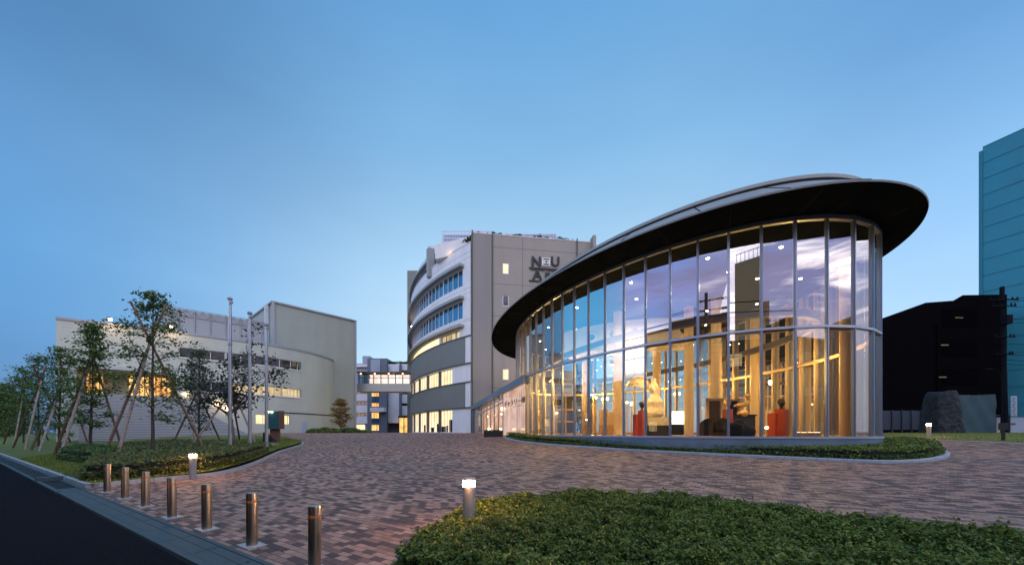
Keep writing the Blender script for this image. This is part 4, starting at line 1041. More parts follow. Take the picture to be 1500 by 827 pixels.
ztop = H + (632.5 - 215) / 530 * 45
tsk = mat('tower_joint', (.015, .19, .265), .6); mat('tower_sheet', (.018, .225, .315), .6, noise=(.25, .12))
mb = MB(); mb.prism([tuple(t0), tuple(t1), tuple(t2), tuple(t0 + (18.6, 14.3))], 1.2, ztop); mb.build('wall', 'tower_sheet', tw)
mb = MB(); td_ = (t1 - t0) / np.linalg.norm(t1 - t0); tn = np.array((td_[1], -td_[0])); tn = tn if tn[0] < 0 else -tn
for z in np.arange(3, ztop, 2.0): mb.bar((*(t0 + tn * .03), z), (*(t1 + tn * .03), z), .05, .04)
for k in (.33, .66): p = t0 + (t1 - t0) * k + tn * .03; mb.bar((*p, 1.5), (*p, ztop), .04, .04)
mb.build('sheet_joint', 'tower_joint', tw)
mb = MB(); mb.box((*(t0 - td_ * .12), ztop / 2), (.30, .30, ztop - 1.0), .3); mb.build('edge_trim', 'tower_joint', tw)
# covered mound, tarpaulin fence, glazed fence
def slab(mb, x0, x1, y0, y1, Y, dpt, Y1=None):
    a, b = ptY(x0, y1, Y), ptY(x1, y0, Y1 or Y); z0, z1 = a[2], b[2]
    mb.hexa([(a[0], a[1], z0), (b[0], b[1], z0), (b[0], b[1] + dpt, z0), (a[0], a[1] + dpt, z0), (a[0], a[1], z1), (b[0], b[1], z1), (b[0], b[1] + dpt, z1), (a[0], a[1] + dpt, z1)])
mo = thing('covered_stack', 'dark lumpy stack under a tied cover beside the tarpaulin fence', 'stack', (*ptY(1379, 636, 31)[:2], 1.45))
mb = MB(); V = []; nz, na = 14, 28
for i in range(nz + 1):
    t = i / nz; z = 1.3 + 3.75 * t; rx = 1.28 - .42 * t + (.0 if i < nz else -.2); ry = .9 - .2 * t
    for k in range(na):
        a = 2 * math.pi * k / na; w = 1 + .06 * math.sin(5 * a + 3 * t) + .04 * math.sin(11 * a - 9 * t); sq = (abs(math.cos(a)) ** .5 * math.copysign(1, math.cos(a)), abs(math.sin(a)) ** .5 * math.copysign(1, math.sin(a)))
        V.append((36.75 + .12 * t + rx * sq[0] * w, 31 + ry * sq[1] * w, z + .05 * math.sin(3 * a)))
mb.add(V, [(i * na + k, i * na + (k + 1) % na, (i + 1) * na + (k + 1) % na, (i + 1) * na + k) for i in range(nz) for k in range(na)] + [tuple(nz * na + k for k in range(na))])
mb.build('cover', 'mound_cover', mo, True, 1.2)
tf = thing('tarpaulin_fence', 'grey-green tarpaulin site fence in front of the teal tower', 'fence', (*ptY(1420, 636, 33)[:2], 1.45))
V = []; nx_, nz_ = 24, 10; a, b = ptY(1398, 636, 33), ptY(1459, 577, 32.5)
for i in range(nz_ + 1):
    for k in range(nx_ + 1):
        u, w = k / nx_, i / nz_; V.append((a[0] + (b[0] - a[0]) * u, a[1] + (b[1] - a[1]) * u + .025 * math.sin(u * 17 + w * 9) + .02 * math.sin(w * 14 - u * 6), 1.35 + (b[2] - 1.35 - .06 * math.sin(u * 3.1) ** 2) * w))
mb = MB(); mb.add(V, [(i * (nx_ + 1) + k, i * (nx_ + 1) + k + 1, (i + 1) * (nx_ + 1) + k + 1, (i + 1) * (nx_ + 1) + k) for i in range(nz_) for k in range(nx_)]); mb.build('tarpaulin', 'tarp', tf, True, 2)
mb = MB()
for u in (0, .2, .5, .8, 1): x = a[0] + (b[0] - a[0]) * u; mb.tube([(x, 33.2, 1.2), (x, 33.2, b[2] + .05)], .04, 6)
mb.build('fence_post', 'mullion_dark', tf)
gf = thing('panel_fence', 'row of pale translucent fence panels in front of the black building', 'fence', (*ptY(1320, 632, 36)[:2], 1.5))
for i in range(4):
    m_ = MB(); slab(m_, 1294 + i * 14.2, 1306.5 + i * 14.2, 601, 629, 36, .05); m_.build('fence_panel', 'fence_sheet' if 'fence_sheet' in M else 'mound_cover', gf)
m_ = MB()
for i in range(5): q = ptY(1292.8 + i * 14.2, 600, 35.95); m_.bar((q[0], 35.95, 1.3), (q[0], 35.95, q[2]), .09, .09)
m_.build('fence_post', 'mullion_dark', gf)
lw = thing('low_wall', 'low pale blue wall panels under the utility pole at the right edge', 'wall', (*ptY(1482, 632, 34)[:2], 1.4))
m_ = MB(); slab(m_, 1460, 1479, 611, 634, 34, .2); m_.build('panel', 'wall_white', lw); m_ = MB(); slab(m_, 1480, 1512, 610.5, 634, 34, .2); m_.build('panel', 'wall_white', lw)
m_ = MB(); 
for x in (1458.5, 1479.4): slab(m_, x, x + 1.0, 606, 635, 33.8, .1)
slab(m_, 1458, 1512, 607.5, 608.3, 33.8, .06); m_.build('rail', 'mullion_dark', lw)
m_ = MB(); slab(m_, 1482, 1488, 619.3, 621.2, 33.95, .03); m_.build('wall_mark', 'letter', lw)
up_ = thing('utility_pole', 'dark utility pole with crossarms and a white banner before the teal tower', 'pole', (*ptY(1470, 634, 33)[:2], 1.4))
q0 = ptY(1471, 634, 33); x0 = q0[0]
def zz_(py, Y=33): return H + (632.5 - py) / 530 * Y
MB().tube([(x0 + .05, 33, 1.2), (x0 - .20, 33, zz_(420))], [.23, .15], 12).build('shaft', 'pole_concrete', up_, True)
for py, w in ((440, 1.6), (449, 1.3), (494, 1.1), (519, .9)):
    o = MB().bar((x0 - .15 - w, 32.75, zz_(py)), (x0 - .15 + w * .7, 32.75, zz_(py)), .09, .09).build('crossarm', 'pole_concrete', up_)
    for k in (-.9, -.4, .35, .62): MB().lathe((x0 - .15 + w * k, 32.75, zz_(py) + .05), [(.03, 0), (.06, .05), (.04, .1), (.06, .15), (.03, .2)], 8).build('insulator', 'pole_concrete', o)
m_ = MB(); m_.box((x0 - .28, 32.6, zz_(470)), (.5, .4, .8)); m_.build('cable_box', 'pole_concrete', up_)
m_ = MB(); m_.box((x0 + .42, 32.68, (zz_(580) + zz_(609)) / 2), (.56, .05, zz_(580) - zz_(609))); o = m_.build('banner', 'wall_white', up_)
m_ = MB()
for k in range(6): m_.box((x0 + .36 + .03 * (-1) ** k, 32.645, zz_(583.5 + k * 4.4)), (.30, .02, .05), 0); m_.box((x0 + .44 - .05 * (-1) ** k, 32.645, zz_(585 + k * 4.4)), (.05, .02, .13), 0)
m_.build('lettering', 'facade_trim', o)
for i, (py0, py1, sag) in enumerate(((440, 470, .5), (444, 432, .4), (452, 480, .7), (474, 500, .9), (470, 464, .6), (505, 508, .8), (520, 534, 1.0), (528, 520, .9), (534, 548, .8))):
    for side in (-1, 1):
        a = np.array((x0 - .2, 32.7, zz_(py0))); b = np.array((x0 - 17, 52 - i, zz_(py1) + 1.5)) if side < 0 else np.array((x0 + 22, 20 + i, zz_(py0) + .6))
        t = np.linspace(0, 1, 12); pts_ = [a + (b - a) * k - np.array((0, 0, 4 * sag * k * (1 - k))) for k in t]
        o = MB().tube(pts_, .018, 5).build('cable', 'wire', up_)
stl = thing('street_lamp', 'dark curved-arm street lamp standing in front of the utility pole', 'street lamp', (*ptY(1467, 634, 32)[:2], 1.4))
x1 = ptY(1467.3, 634, 32)[0]
MB().tube([(x1, 32, 1.2), (x1, 32, zz_(560, 32)), (x1 - .04, 32, zz_(552, 32)), (x1 - .25, 32, zz_(545, 32)), (x1 - .6, 32, zz_(541.5, 32)), (x1 - 1.0, 32, zz_(540.5, 32))], [.08, .06, .05, .045, .04, .035], 8).build('post', 'pole_concrete', stl, True)
m_ = MB(); m_.ball((x1 - 1.15, 32, zz_(540.5, 32) - .02), .30, sx=1.1, sy=.5, sz=.32); m_.build('lamp_head', 'pole_concrete', stl, True)
spst = thing('sign_post', 'small dark sign box on a short post at the lawn edge, bottom right', 'sign', (*at(1469.5, 646), gz(*at(1469.5, 646))))
xs_, ys_ = at(1469.5, 646); zg = gz(xs_, ys_)
MB().box((xs_, ys_, zg + .28), (.09, .09, .6)).build('post', 'sign_black', spst); MB().box((xs_, ys_, zg + .72), (.28, .16, .34)).build('sign_box', 'sign_black', spst)
# right lawn and the kerb line
rl = [at(*p) for p in ((1299, 645.5), (1340, 644.5), (1400, 646.5), (1450, 648.5), (1520, 652))] + [(75, 24), (60, 32), ptY(1290, 0, 35)[:2]]
drape('lawn', rl, 1.2, .05, 'lawn')
kerb(catmull([at(*p) for p in ((1340, 644.5), (1400, 646.5), (1450, 648.5), (1520, 652))], 6), .12, .06, name='kerb', inner=1)

# ------------------------------------------------------------------ planted edges of the plaza
KO = [at(*p) for p in ((738, 641.2), (760, 647), (800, 651.5), (850, 655.3), (920, 660), (1000, 664.3), (1080, 668.5), (1150, 672), (1230, 676), (1300, 678.3), (1345, 677.3), (1375, 673.8), (1391, 668.5), (1388, 662.5), (1370, 657), (1340, 652.5))]
KO = catmull(KO, 5)
kerb(KO, .16, .10, inner=+1, stone=.95)
kin = [p for p in KO]
inn = []
for k in np.linspace(0, 1, 40):
    pass
gl = np.array([glass_pt(t, -.16) for t in np.linspace(0, 2 * math.pi, 400)])
def nearest_on_glass(p): return int(np.argmin(((gl - p) ** 2).sum(1)))
i0, i1 = nearest_on_glass(KO[0] + (0.6, .2)), nearest_on_glass(KO[-1])
seqA = [gl[i % 400] for i in (range(i1, i0 + 1, 4) if i0 > i1 else range(i1, i0 - 1, -4))]
seqB = [gl[i % 400] for i in (range(i1, i0 - 400 - 1, -4) if i0 > i1 else range(i1, i0 + 401, 4))]
best = min((seqA, seqB), key=lambda s_: np.mean([p[1] for p in s_]))
off = []
for i in range(len(KO)):
    d = KO[min(i + 1, len(KO) - 1)] - KO[max(i - 1, 0)]; d /= np.linalg.norm(d); off.append(KO[i] + np.array((-d[1], d[0])) * .19)
hp = np.array(off + best)
hedge('hedge', 'low clipped hedge strip round the foot of the glass pavilion', hp, .42, 520, .085, 'leaf_hedge', edge=.06, lump=.035)
# foreground bed at the bottom right
FB = [at(*p) for p in ((575, 835), (590, 817), (615, 795), (650, 773), (690, 757), (740, 747), (800, 741), (870, 739), (950, 743), (1050, 752), (1150, 763), (1250, 776), (1350, 789), (1450, 803), (1560, 818))]
FBc = catmull(FB, 5)
kerb(FBc, .13, .10, inner=-1, stone=.6)
offb = []
for i in range(len(FBc)):
    d = FBc[min(i + 1, len(FBc) - 1)] - FBc[max(i - 1, 0)]; d /= np.linalg.norm(d); offb.append(FBc[i] - np.array((-d[1], d[0])) * .15)
pe = offb[-1]; fbp = np.array(offb + [np.array(P(-9.6, .5)), np.array(P(-5, .3)), np.array(P(-.95, .35))])
hedge('hedge', 'broad bed of dense low evergreen shrubs in the bottom right corner', fbp, .28, 6800, .043, 'leaf_hedge', cat='shrub bed', edge=.10, lump=.085, sprigs=3000)
# hedge in front of the lawn
def lz(V): return lawn_z(V)
LHp = [at(*p) for p in ((120, 709), (160, 707.5), (230, 702.5), (300, 696), (345, 687.5), (372, 677), (392, 668.5))] + [at(*p) for p in ((372, 668), (330, 675), (260, 681), (190, 683.5), (135, 684.5))]
hedge('hedge', 'clipped hedge at the lawn corner behind the row of steel bollards', np.array(LHp), .46, 800, .075, 'leaf_hedge_far', edge=.05, lump=.05, zfun=lz)
L2 = [at(*p) for p in ((84, 676), (120, 682), (160, 684), (178, 676), (150, 669), (110, 667))]
hedge('hedge', 'dark low hedge between the leaning stakes on the roadside lawn', np.array(L2), .55, 260, .10, 'leaf_tree', edge=.08, lump=.06, zfun=lz)
bedp = [at(*p) for p in ((190, 682), (260, 680), (330, 674), (372, 667), (400, 658), (330, 652), (250, 650), (180, 655), (160, 668))]
hedge('shrub_bed', 'olive green carpet of low shrubs on the lawn under the staked trees', np.array(bedp), .20, 90, .12, 'leaf_hedge_far', cat='shrub bed', edge=.15, lump=.05, zfun=lz)

# grass blades
def blades(poly, n, zf, h):
    poly = np.asarray(poly); lo, hi = poly.min(0), poly.max(0); q = rng.uniform(lo, hi, (n, 2)); q = q[inside(poly, q)]
    a = rng.uniform(0, 6.28, len(q)); w = .018; z = zf(q); d = np.c_[np.cos(a) * w, np.sin(a) * w]; tip = q + rng.normal(0, .03, q.shape); hh = h * rng.uniform(.5, 1.2, len(q))
    return np.stack([np.c_[q - d, z - .01], np.c_[q + d, z - .01], np.c_[tip + d * .25, z + hh], np.c_[tip - d * .25, z + hh]], 1)
near = [P(9.9, .25), P(45, .25), P(45, 6), P(26, 9), P(16, 8)] 
near = [tuple(p) for p in front if td(*p)[0] < 40] + [P(32, 10), P(40, 6)]
bl_ = [blades(near, 120000, lawn_z, .06), blades(rl, 16000, lambda V: ground(V[:, 0], V[:, 1]) + .05, .07)]
o = quads('grass_blades', np.concatenate(bl_), 'grass_blade'); tag(o, 'short mown grass blades on the lawns', 'grass', kind='stuff')

# ------------------------------------------------------------------ steel bollards along the kerb
def bollard():
    r = thing('bollard', '', 'bollard', (0, 0, 0), 'steel bollards along the plaza edge')
    a = math.atan2(DY, DX)
    MB().box((0, 0, .006), (.36, .24, .014), a + math.pi / 2).build('base_plate', 'base_plate', r)
    MB().lathe((0, 0, 0), [(.068, .012), (.068, .72), (.064, .735), (.03, .742), (.002, .743)], 28).build('post', 'steel', r, True, .5)
    MB().lathe((0, 0, 0), [(.0688, .60), (.0695, .604), (.0695, .628), (.0688, .632)], 28).build('reflective_band', 'bollard_band', r, True, .5)
    return r
words = ['nearest the camera, at the bottom edge', 'second from the bottom edge', 'third from the bottom edge', 'fourth from either end of the row', 'third from the lawn corner hedge', 'second from the lawn corner hedge', 'last one, beside the lawn corner hedge']
bp = [(460.5, 834), (369, 799), (303, 775), (252, 757.4), (213, 741.2), (183, 729.3), (157, 720.3)]
proto = bollard()
for i, p in enumerate(bp):
    o = proto if i == 0 else copy_tree(proto); x, y = at(*p); o.location = (x, y, gz(x, y) + .004)
    o.rotation_euler = (R(.4 * math.sin(i * 3)), R(.4 * math.cos(i * 5)), 0)
    o['label'] = 'polished steel bollard with an orange band, ' + words[i]
# ------------------------------------------------------------------ low path lamps
def path_lamp(): 
    r = thing('path_lamp', '', 'path lamp', (0, 0, 0), 'low cylindrical path lamps')
    MB().lathe((0, 0, 0), [(.094, 0), (.094, .70)], 28).build('post', 'lamp_grey', r, True, .5)
    MB().lathe((0, 0, 0), [(.091, .70), (.091, .79)], 28).build('light_band', 'lamp_glow', r, True, .5)
    MB().lathe((0, 0, 0), [(.095, .79), (.095, .825), (.085, .835), (.002, .838)], 28).build('cap', 'lamp_grey', r, True, .5)
    return r
proto = path_lamp()
for i, (x, y, lb) in enumerate(((*at(282.3, 701.5), 'lit grey path lamp standing in front of the lawn corner hedge'), (*ptY(687, 0, 5.45)[:2], 'lit grey path lamp at the edge of the big foreground shrub bed'), (*at(1360.5, 640.5), 'lit grey path lamp on the far right lawn near the dark covered stack'))):
    o = proto if i == 0 else copy_tree(proto); o.location = (x, y, gz(x, y)); o['label'] = lb
    for k in range(3):
        a = 2.1 * k + .6
        lamp('path_light', 'POINT', (x + .15 * math.cos(a), y + .15 * math.sin(a), gz(x, y) + .745), 3.0, (1, .48, .22), o, .05).location = (.15 * math.cos(a), .15 * math.sin(a), .745)

# ------------------------------------------------------------------ trees and their stakes
def unit(v): return v / (np.linalg.norm(v) + 1e-9)
def tree(name, label, x, y, z0, h, rad, seed, leafm='leaf_tree', bark='bark', start=.22, limbs=30, leaf=.13, per=26, group=None, lean=(0, 0), shape='column', r0=.075, clump=.30):
    g = np.random.default_rng(seed); root = thing(name, label, 'tree', (x, y, z0), group); tb = MB(); tips = []
    zs = np.linspace(0, 1, 9); wob = g.normal(0, .03 * h / 8, (9, 2)).cumsum(0) * .6; wob[0] = 0
    tr = np.array([(x + lean[0] * t + w[0], y + lean[1] * t + w[1], z0 - .1 + (h + .05) * t) for t, w in zip(zs, wob)])
    tb.tube(tr, [r0 * (1 - .85 * t) + .006 for t in zs], 8)
    for i in range(limbs):
        t = start + (1 - start) * ((i + g.uniform(0, .9)) / limbs) ** .9
        if t > .985: continue
        p = np.array([np.interp(t, zs, tr[:, k]) for k in range(3)]); a = i * 2.4 + g.uniform(-.5, .5)
        prof = (math.sin(math.pi * min(1, (t - start) / (1 - start) * .78 + .22)) ** .8 + .12) if shape == 'column' else 1.0
        L = rad * prof * g.uniform(.6, 1.15); el = g.uniform(.15, .75)
        d = np.array((math.cos(a) * math.cos(el), math.sin(a) * math.cos(el), math.sin(el)))
        n = 4; pts = [p]
        for k in range(n): d = unit(d + g.normal(0, .16, 3) + (0, 0, .03)); pts.append(pts[-1] + d * L / n)
        rb_ = r0 * .38 * (1 - .6 * t); tb.tube(pts, [rb_ * (1 - .8 * k / n) + .003 for k in range(n + 1)], 5)
        tips.append((pts[-1], .8)); tips.append((pts[3], 1)); tips.append((pts[2], .7))
        for k in (1, 2, 3):
            for _ in range(2):
                d2 = unit(d + g.normal(0, .8, 3) * (1, 1, .5)); e = pts[k] + d2 * L * g.uniform(.2, .42); tb.tube([pts[k], (pts[k] + e) / 2 + g.normal(0, .03, 3), e], [.010, .006, .003], 4); tips.append((e, 1))
    tips.append((tr[-1], 1.2)); tips.append((tr[-2], 1))
    tb.build('trunk', bark, root, True)
    Q = []
    for c, k in tips:
        n = g.poisson(per * k * g.choice([.35, .8, 1.2, 1.5])); Q.append(c + g.normal(0, 1, (n, 3)) * (clump, clump, clump * .42))
    quads('crown', leaves(np.concatenate(Q), leaf, up=.5, aspect=.6), leafm, root)
    return root
def stake(label, feet, apex, over=1.4, mats=('stake_wood', 'stake_pale', 'stake_wood'), r=.064, group='timber stakes propping the young trees'):
    fz = [gz(f[0], f[1]) + .15 for f in feet]
    root = thing('tree_stake', label, 'stake', (apex[0], apex[1], gz(apex[0], apex[1])), group); ap = np.array(apex, float)
    for i, (f_, z, m) in enumerate(zip(feet, fz, mats)):
        b = np.array((f_[0], f_[1], z - .25)); off_ = np.array((.07 * math.cos(2.1 * i), .07 * math.sin(2.1 * i), .05 * i)); t = ap + off_; d = unit(t - b); e = t + d * over * (1, .75, .9)[i % 3]
        MB().tube([b, b + (e - b) * .5 + (0, 0, -.02), e], [r * 1.1, r, r * .8], 9).build('pole', m, root, True)
    MB().tube([ap - (0, 0, .16), ap + (0, 0, .20)], [.15, .14], 10).build('lashing', 'rope', root, True)
    return root
def lzz(x, y): return float(lawn_z(np.array([[x, y]]))[0])
TR = [(-18.8, 18.9, 8.35, 1.75, 'tallest staked young tree, with layered airy foliage, just left of the path lamp'),
      (-25.6, 22.0, 7.9, 1.15, 'slim staked tree left of the tallest one, before the orange lit recess'),
      (-35.0, 28.0, 7.7, 1.05, 'small staked tree in front of the left corner of the pale hall'),
      (-41.9, 32.0, 8.0, .95, 'bushy staked tree just left of the pale hall, against the sky'),
      (-54.0, 40.0, 8.3, 1.25, 'staked roadside tree standing second from the left edge'),
      (-70.5, 50.3, 7.8, 1.7, 'dark distant tree at the left edge of the photo')]
for i, (x, y, h, r_, lb) in enumerate(TR):
    tree('young_tree', lb, x, y, lzz(x, y), h, r_, 11 + i * 7, limbs=34 if i < 2 else 30, leaf=(.15, .155, .17, .18, .20, .26)[i], per=(13, 16, 13, 12, 13, 18)[i], group='young trees in a row along the road', start=(.20, .17, .12, .1, .1, .06)[i], clump=(.22, .22, .26, .32, .40, .5)[i])
stake('tripod of three timber stakes crossing high in the tallest young tree', [(-22.1, 19.5), (-19.1, 17.4), (-18.6, 22.0)], (-18.95, 18.95, 6.45), 2.0)
stake('leaning timber stakes round the slim tree before the orange recess', [(-24.7, 19.7), (-27.3, 21.5), (-27.3, 25.4)], (-26.2, 22.6, 6.7), 1.3, ('stake_pale', 'stake_dark', 'stake_wood'))
stake('timber stakes crossing at the tree before the left corner of the hall', [(-33.4, 25.5), (-36.4, 27.3), (-38.6, 33.0)], (-36.2, 29.3, 6.35), 1.3, ('stake_pale', 'stake_dark', 'stake_wood'))
stake('pale and dark stakes under the bushy tree left of the hall', [(-39.6, 29.4), (-43.4, 31.4), (-42.8, 35.2)], (-41.3, 31.7, 6.2), 1.4, ('stake_pale', 'stake_dark', 'stake_dark'))
stake('timber stakes at the tree second from the left edge', [(-52.6, 38.2), (-56.6, 40.2), (-55.2, 43.2)], (-53.9, 39.9, 6.2), 1.2, ('stake_pale', 'stake_dark', 'stake_dark'))
for k, (x, y, h, r_) in enumerate(((-84, 58, 7.5, 2.0), (-100, 72, 8, 2.6), (-92, 76, 8, 2.6))):
    tree('roadside_tree', ('dense dark tree beyond the end of the staked row', 'farthest dark tree on the horizon at the left', 'broad dark tree behind the far end of the lawn')[k], x, y, 0.2, h, r_, 90 + k, leafm='leaf_dark', leaf=.4, per=40, start=.06, limbs=28, clump=.7)
# two more staked trees in the middle of the lawn
gx_, gy_ = ptY(292, 0, 29.0)[:2]
tree('conifer_tree', 'narrow dark conical tree on the lawn left of the flagpoles', gx_, gy_, lzz(gx_, gy_), 7.4, 1.05, 55, leafm='leaf_dark', leaf=.13, per=10, limbs=52, start=.10, clump=.26, r0=.07)
F_ = lambda px, Y: ptY(px, 0, Y)[:2]
stake('thin timber stakes round the dark conical tree', [F_(251, 28), F_(281, 27.2), F_(324, 30.5)], (*F_(289, 29), 5.1), 1.0, ('stake_dark', 'stake_pale', 'stake_dark'), .06)
hx, hy = ptY(341, 0, 26.0)[:2]
def spreading_tree(label, x, y, z0, seed):
    g = np.random.default_rng(seed); root = thing('spreading_tree', label, 'tree', (x, y, z0)); tb = MB(); tips = []
    base = np.array((x, y, z0 - .1)); fork = base + (-.25, 0, 2.3)
    tb.tube([base, base + (-.1, 0, 1.2), fork], [.20, .15, .14], 10)
    for i in range(9):
        a = i * 2 * math.pi / 9 + g.uniform(-.3, .3); el = g.uniform(.45, 1.15); L = g.uniform(3.4, 5.2) * (1.05 if el > .8 else .85)
        d = np.array((math.cos(a) * math.cos(el), math.sin(a) * math.cos(el), math.sin(el))); p = [fork + (0, 0, g.uniform(-.3, .3))]
        for k in range(5): d = unit(d + g.normal(0, .14, 3)); p.append(p[-1] + d * L / 5)
        tb.tube(p, [.075, .06, .045, .032, .02, .01], 7)
        for k in (1, 2, 3, 4, 5):
            for _ in range(3):
                d2 = unit(d * .5 + g.normal(0, .7, 3)); e = p[k] + d2 * g.uniform(.4, 1.1); tb.tube([p[k], (p[k] + e) / 2 + g.normal(0, .04, 3), e], [.016, .01, .005], 4)
                tips += [e, (p[k] * .35 + e * .65)]
                e2 = e + unit(d2 + g.normal(0, .6, 3)) * .4; tb.tube([e, e2], [.006, .003], 4); tips.append(e2)
    tb.build('trunk', 'bark_pale', root, True)
    Q = [c + g.normal(0, 1, (g.poisson(6 * g.choice([.3, 1, 1.6])), 3)) * (.20, .20, .12) for c in tips]
    quads('crown', leaves(np.concatenate(Q), .21, up=.25, aspect=.75), 'leaf_purple', root)
spreading_tree('spreading tree with thin dark purple-green leaves behind the flagpoles', hx, hy, lzz(hx, hy), 5)
stake('grey timber stakes propping the spreading purple-green tree', [F_(377, 25.6), F_(275, 24.6), F_(352, 29.5)], (*F_(340, 26.2), 4.6), .9, ('stake_pale', 'stake_pale', 'stake_dark'), .06)
# ------------------------------------------------------------------ flagpoles, sign kiosk
px0, py0 = at(374, 660); pad = thing('concrete_pad', 'pale concrete footing slab under the flagpoles', 'slab', (px0, py0, gz(px0, py0)))
q = [at(*p) for p in ((343, 663.5), (372, 663.5), (408, 656), (392, 654.6))]
MB().prism(q, [gz(*p) - .1 for p in q], [lzz(*p) + .05 for p in q]).build('slab', 'kerb_stone', pad)
for px, py, top, lb in ((337, 662.5, 440, 'tallest metal flagpole, leftmost of the three on the lawn'), (366, 661, 461, 'middle of the three metal flagpoles on the lawn'), (390.5, 657, 478, 'shortest metal flagpole, beside the teal sign box')):
    x, y = at(px, py, .2); zb = lzz(x, y) + (.06 if px > 340 else 0); zt = H + (632.5 - top) / 530 * y
    r_ = thing('flagpole', lb, 'flagpole', (x, y, zb), 'flagpoles on the lawn')
    MB().tube([(x, y, zb - .05), (x, y, zb + (zt - zb) * .72), (x, y, zt)], [.085, .078, .062], 14).build('pole', 'flagpole', r_, True)
    MB().lathe((x, y, zb + (zt - zb) * .70), [(.09, 0), (.09, .12)], 14).build('collar', 'rail', r_, True)
    MB().lathe((x, y, zt), [(.07, 0), (.11, .03), (.12, .12), (.03, .17)], 12).build('cap', 'rail', r_, True); MB().box((x + .10, y - .05, zt - .12), (.14, .08, .10)).build('pulley', 'rail', r_)
    MB().tube([(x + .11, y - .06, zb + 1.0), (x + .11, y - .06, zt - .1)], .008, 4).build('halyard', 'wire', r_)
kx, ky = at(402, 651.5); kz = lzz(kx, ky); KY = ky
ks = thing('information_sign', 'teal glass sign box on a brown post with a black wedge base', 'sign', (kx, ky, kz))
def kq(px, py): return ptY(px, py, KY)
def kbox(x0, x1, y0, y1, dy, dp): a, b = kq(x0, y1), kq(x1, y0); return ((a[0] + b[0]) / 2, KY + dy, (a[2] + b[2]) / 2), (b[0] - a[0], dp, b[2] - a[2])
MB().box(*kbox(391.7, 412, 602, 627.5, -.15, .28)).build('sign_box', 'glass_sign', ks)
MB().box(*kbox(411.9, 415.8, 601.5, 627.8, -.1, .34)).build('side_panel', 'sign_brown', ks)
MB().box(*kbox(396.5, 409, 627.6, 652.5, .02, .22)).build('post', 'sign_brown', ks)
a, b, c = kq(391, 632.5), kq(408.5, 646.5), kq(408.5, 652.8); d = kq(391, 652.8)
mb = MB(); mb.hexa([(d[0], KY - .42, d[2]), (c[0], KY - .42, c[2]), (c[0], KY - .12, c[2]), (d[0], KY - .12, d[2]), (a[0], KY - .42, a[2]), (b[0], KY - .42, b[2]), (b[0], KY - .12, b[2]), (a[0], KY - .12, a[2])]); mb.build('wedge_base', 'sign_black', ks)
mb = MB()
for px in (397, 402.5): mb.ball(kq(px, 603.2)[:1] + (KY - .32, kq(px, 603.2)[2]), .055)
mb.build('spotlight', 'spot_glow', ks)
# ------------------------------------------------------------------ small golden tree and clipped mounds by the hall
wx, wy = ptY(499, 0, 46.5)[:2]; wz_ = gz(wx, wy)
tree('ornamental_tree', 'small golden lit tree standing in a clipped mound against the hall block', wx, wy, wz_ + .2, 4.1, 1.1, 77, leafm='leaf_gold', bark='bark_pale', leaf=.17, per=26, limbs=26, start=.12, clump=.2, r0=.06)
lamp('ground_spot', 'SPOT', (wx - .3, wy - 1.8, wz_ + .3), 160, (1, .68, .36), None, .1, rot=(R(150), 0, R(0)), spot=80)
bpy.context.scene.objects['ground_spot'].rotation_euler = Vector((0.1, 1.4, 2.0)).to_track_quat('-Z', 'Y').to_euler()
for px, w, hgt, Y, lb in ((462, 1.15, .62, 45.5, 'leftmost clipped dark mound at the foot of the hall'), (476, 1.0, .78, 46.8, 'second clipped mound from the left, by the hall wall'), (489, 1.1, .62, 44.8, 'clipped mound just left of the golden tree'), (511, 1.9, .72, 45.6, 'wide clipped mound under the golden tree'), (529, 1.4, .45, 46.5, 'low clipped mound at the corner of the tall hall block')):
    x = ptY(px, 0, Y)[0]; z = gz(x, Y); r_ = thing('clipped_shrub', lb, 'shrub', (x, Y, z), 'clipped mounds at the foot of the hall')
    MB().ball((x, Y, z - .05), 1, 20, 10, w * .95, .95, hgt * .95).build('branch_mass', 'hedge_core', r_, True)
    v = rng.normal(size=(1500, 3)); v[:, 2] = np.abs(v[:, 2]); v /= np.linalg.norm(v, axis=1, keepdims=True); quads('foliage', leaves(np.array((x, Y, z - .05)) + v * (w, 1.0, hgt) * rng.uniform(.94, 1.04, (1500, 1)), .13), 'leaf_hedge', r_)
# planter box at the entrance wing
a = ptY(709.5, 636.5, 30.3); b = ptY(736.5, 636.5, 30.0); zg = gz(a[0], a[1]); pl_ = thing('planter', 'long black planter box before the curtained entrance wing', 'planter', ((a[0] + b[0]) / 2, 30.1, zg))
mb = MB(); mb.box(((a[0] + b[0]) / 2, 30.1, zg + .24), (b[0] - a[0], .5, .5)); mb.build('box', 'planter_dark', pl_)
Pq = rng.uniform((a[0], 29.86, zg + .46), (b[0], 30.34, zg + .58), (500, 3)); quads('plants', leaves(Pq, .09), 'leaf_dark', pl_)
for t, lb in ((.25, 'left pair of glowing lamps above the black planter'), (.88, 'right glowing lamp above the black planter')):
    x = a[0] + (b[0] - a[0]) * t; r_ = thing('lantern', 'squat glowing lantern on the left of the black planter' if t < .5 else 'squat glowing lantern on the right of the black planter', 'lantern', (x, 30.45, zg))
    MB().box((x, 30.5, zg + .62), (.22, .22, .22)).build('shade', 'panel_glow', r_); MB().box((x, 30.5, zg + .26), (.05, .05, .5)).build('stem', 'letter', r_)

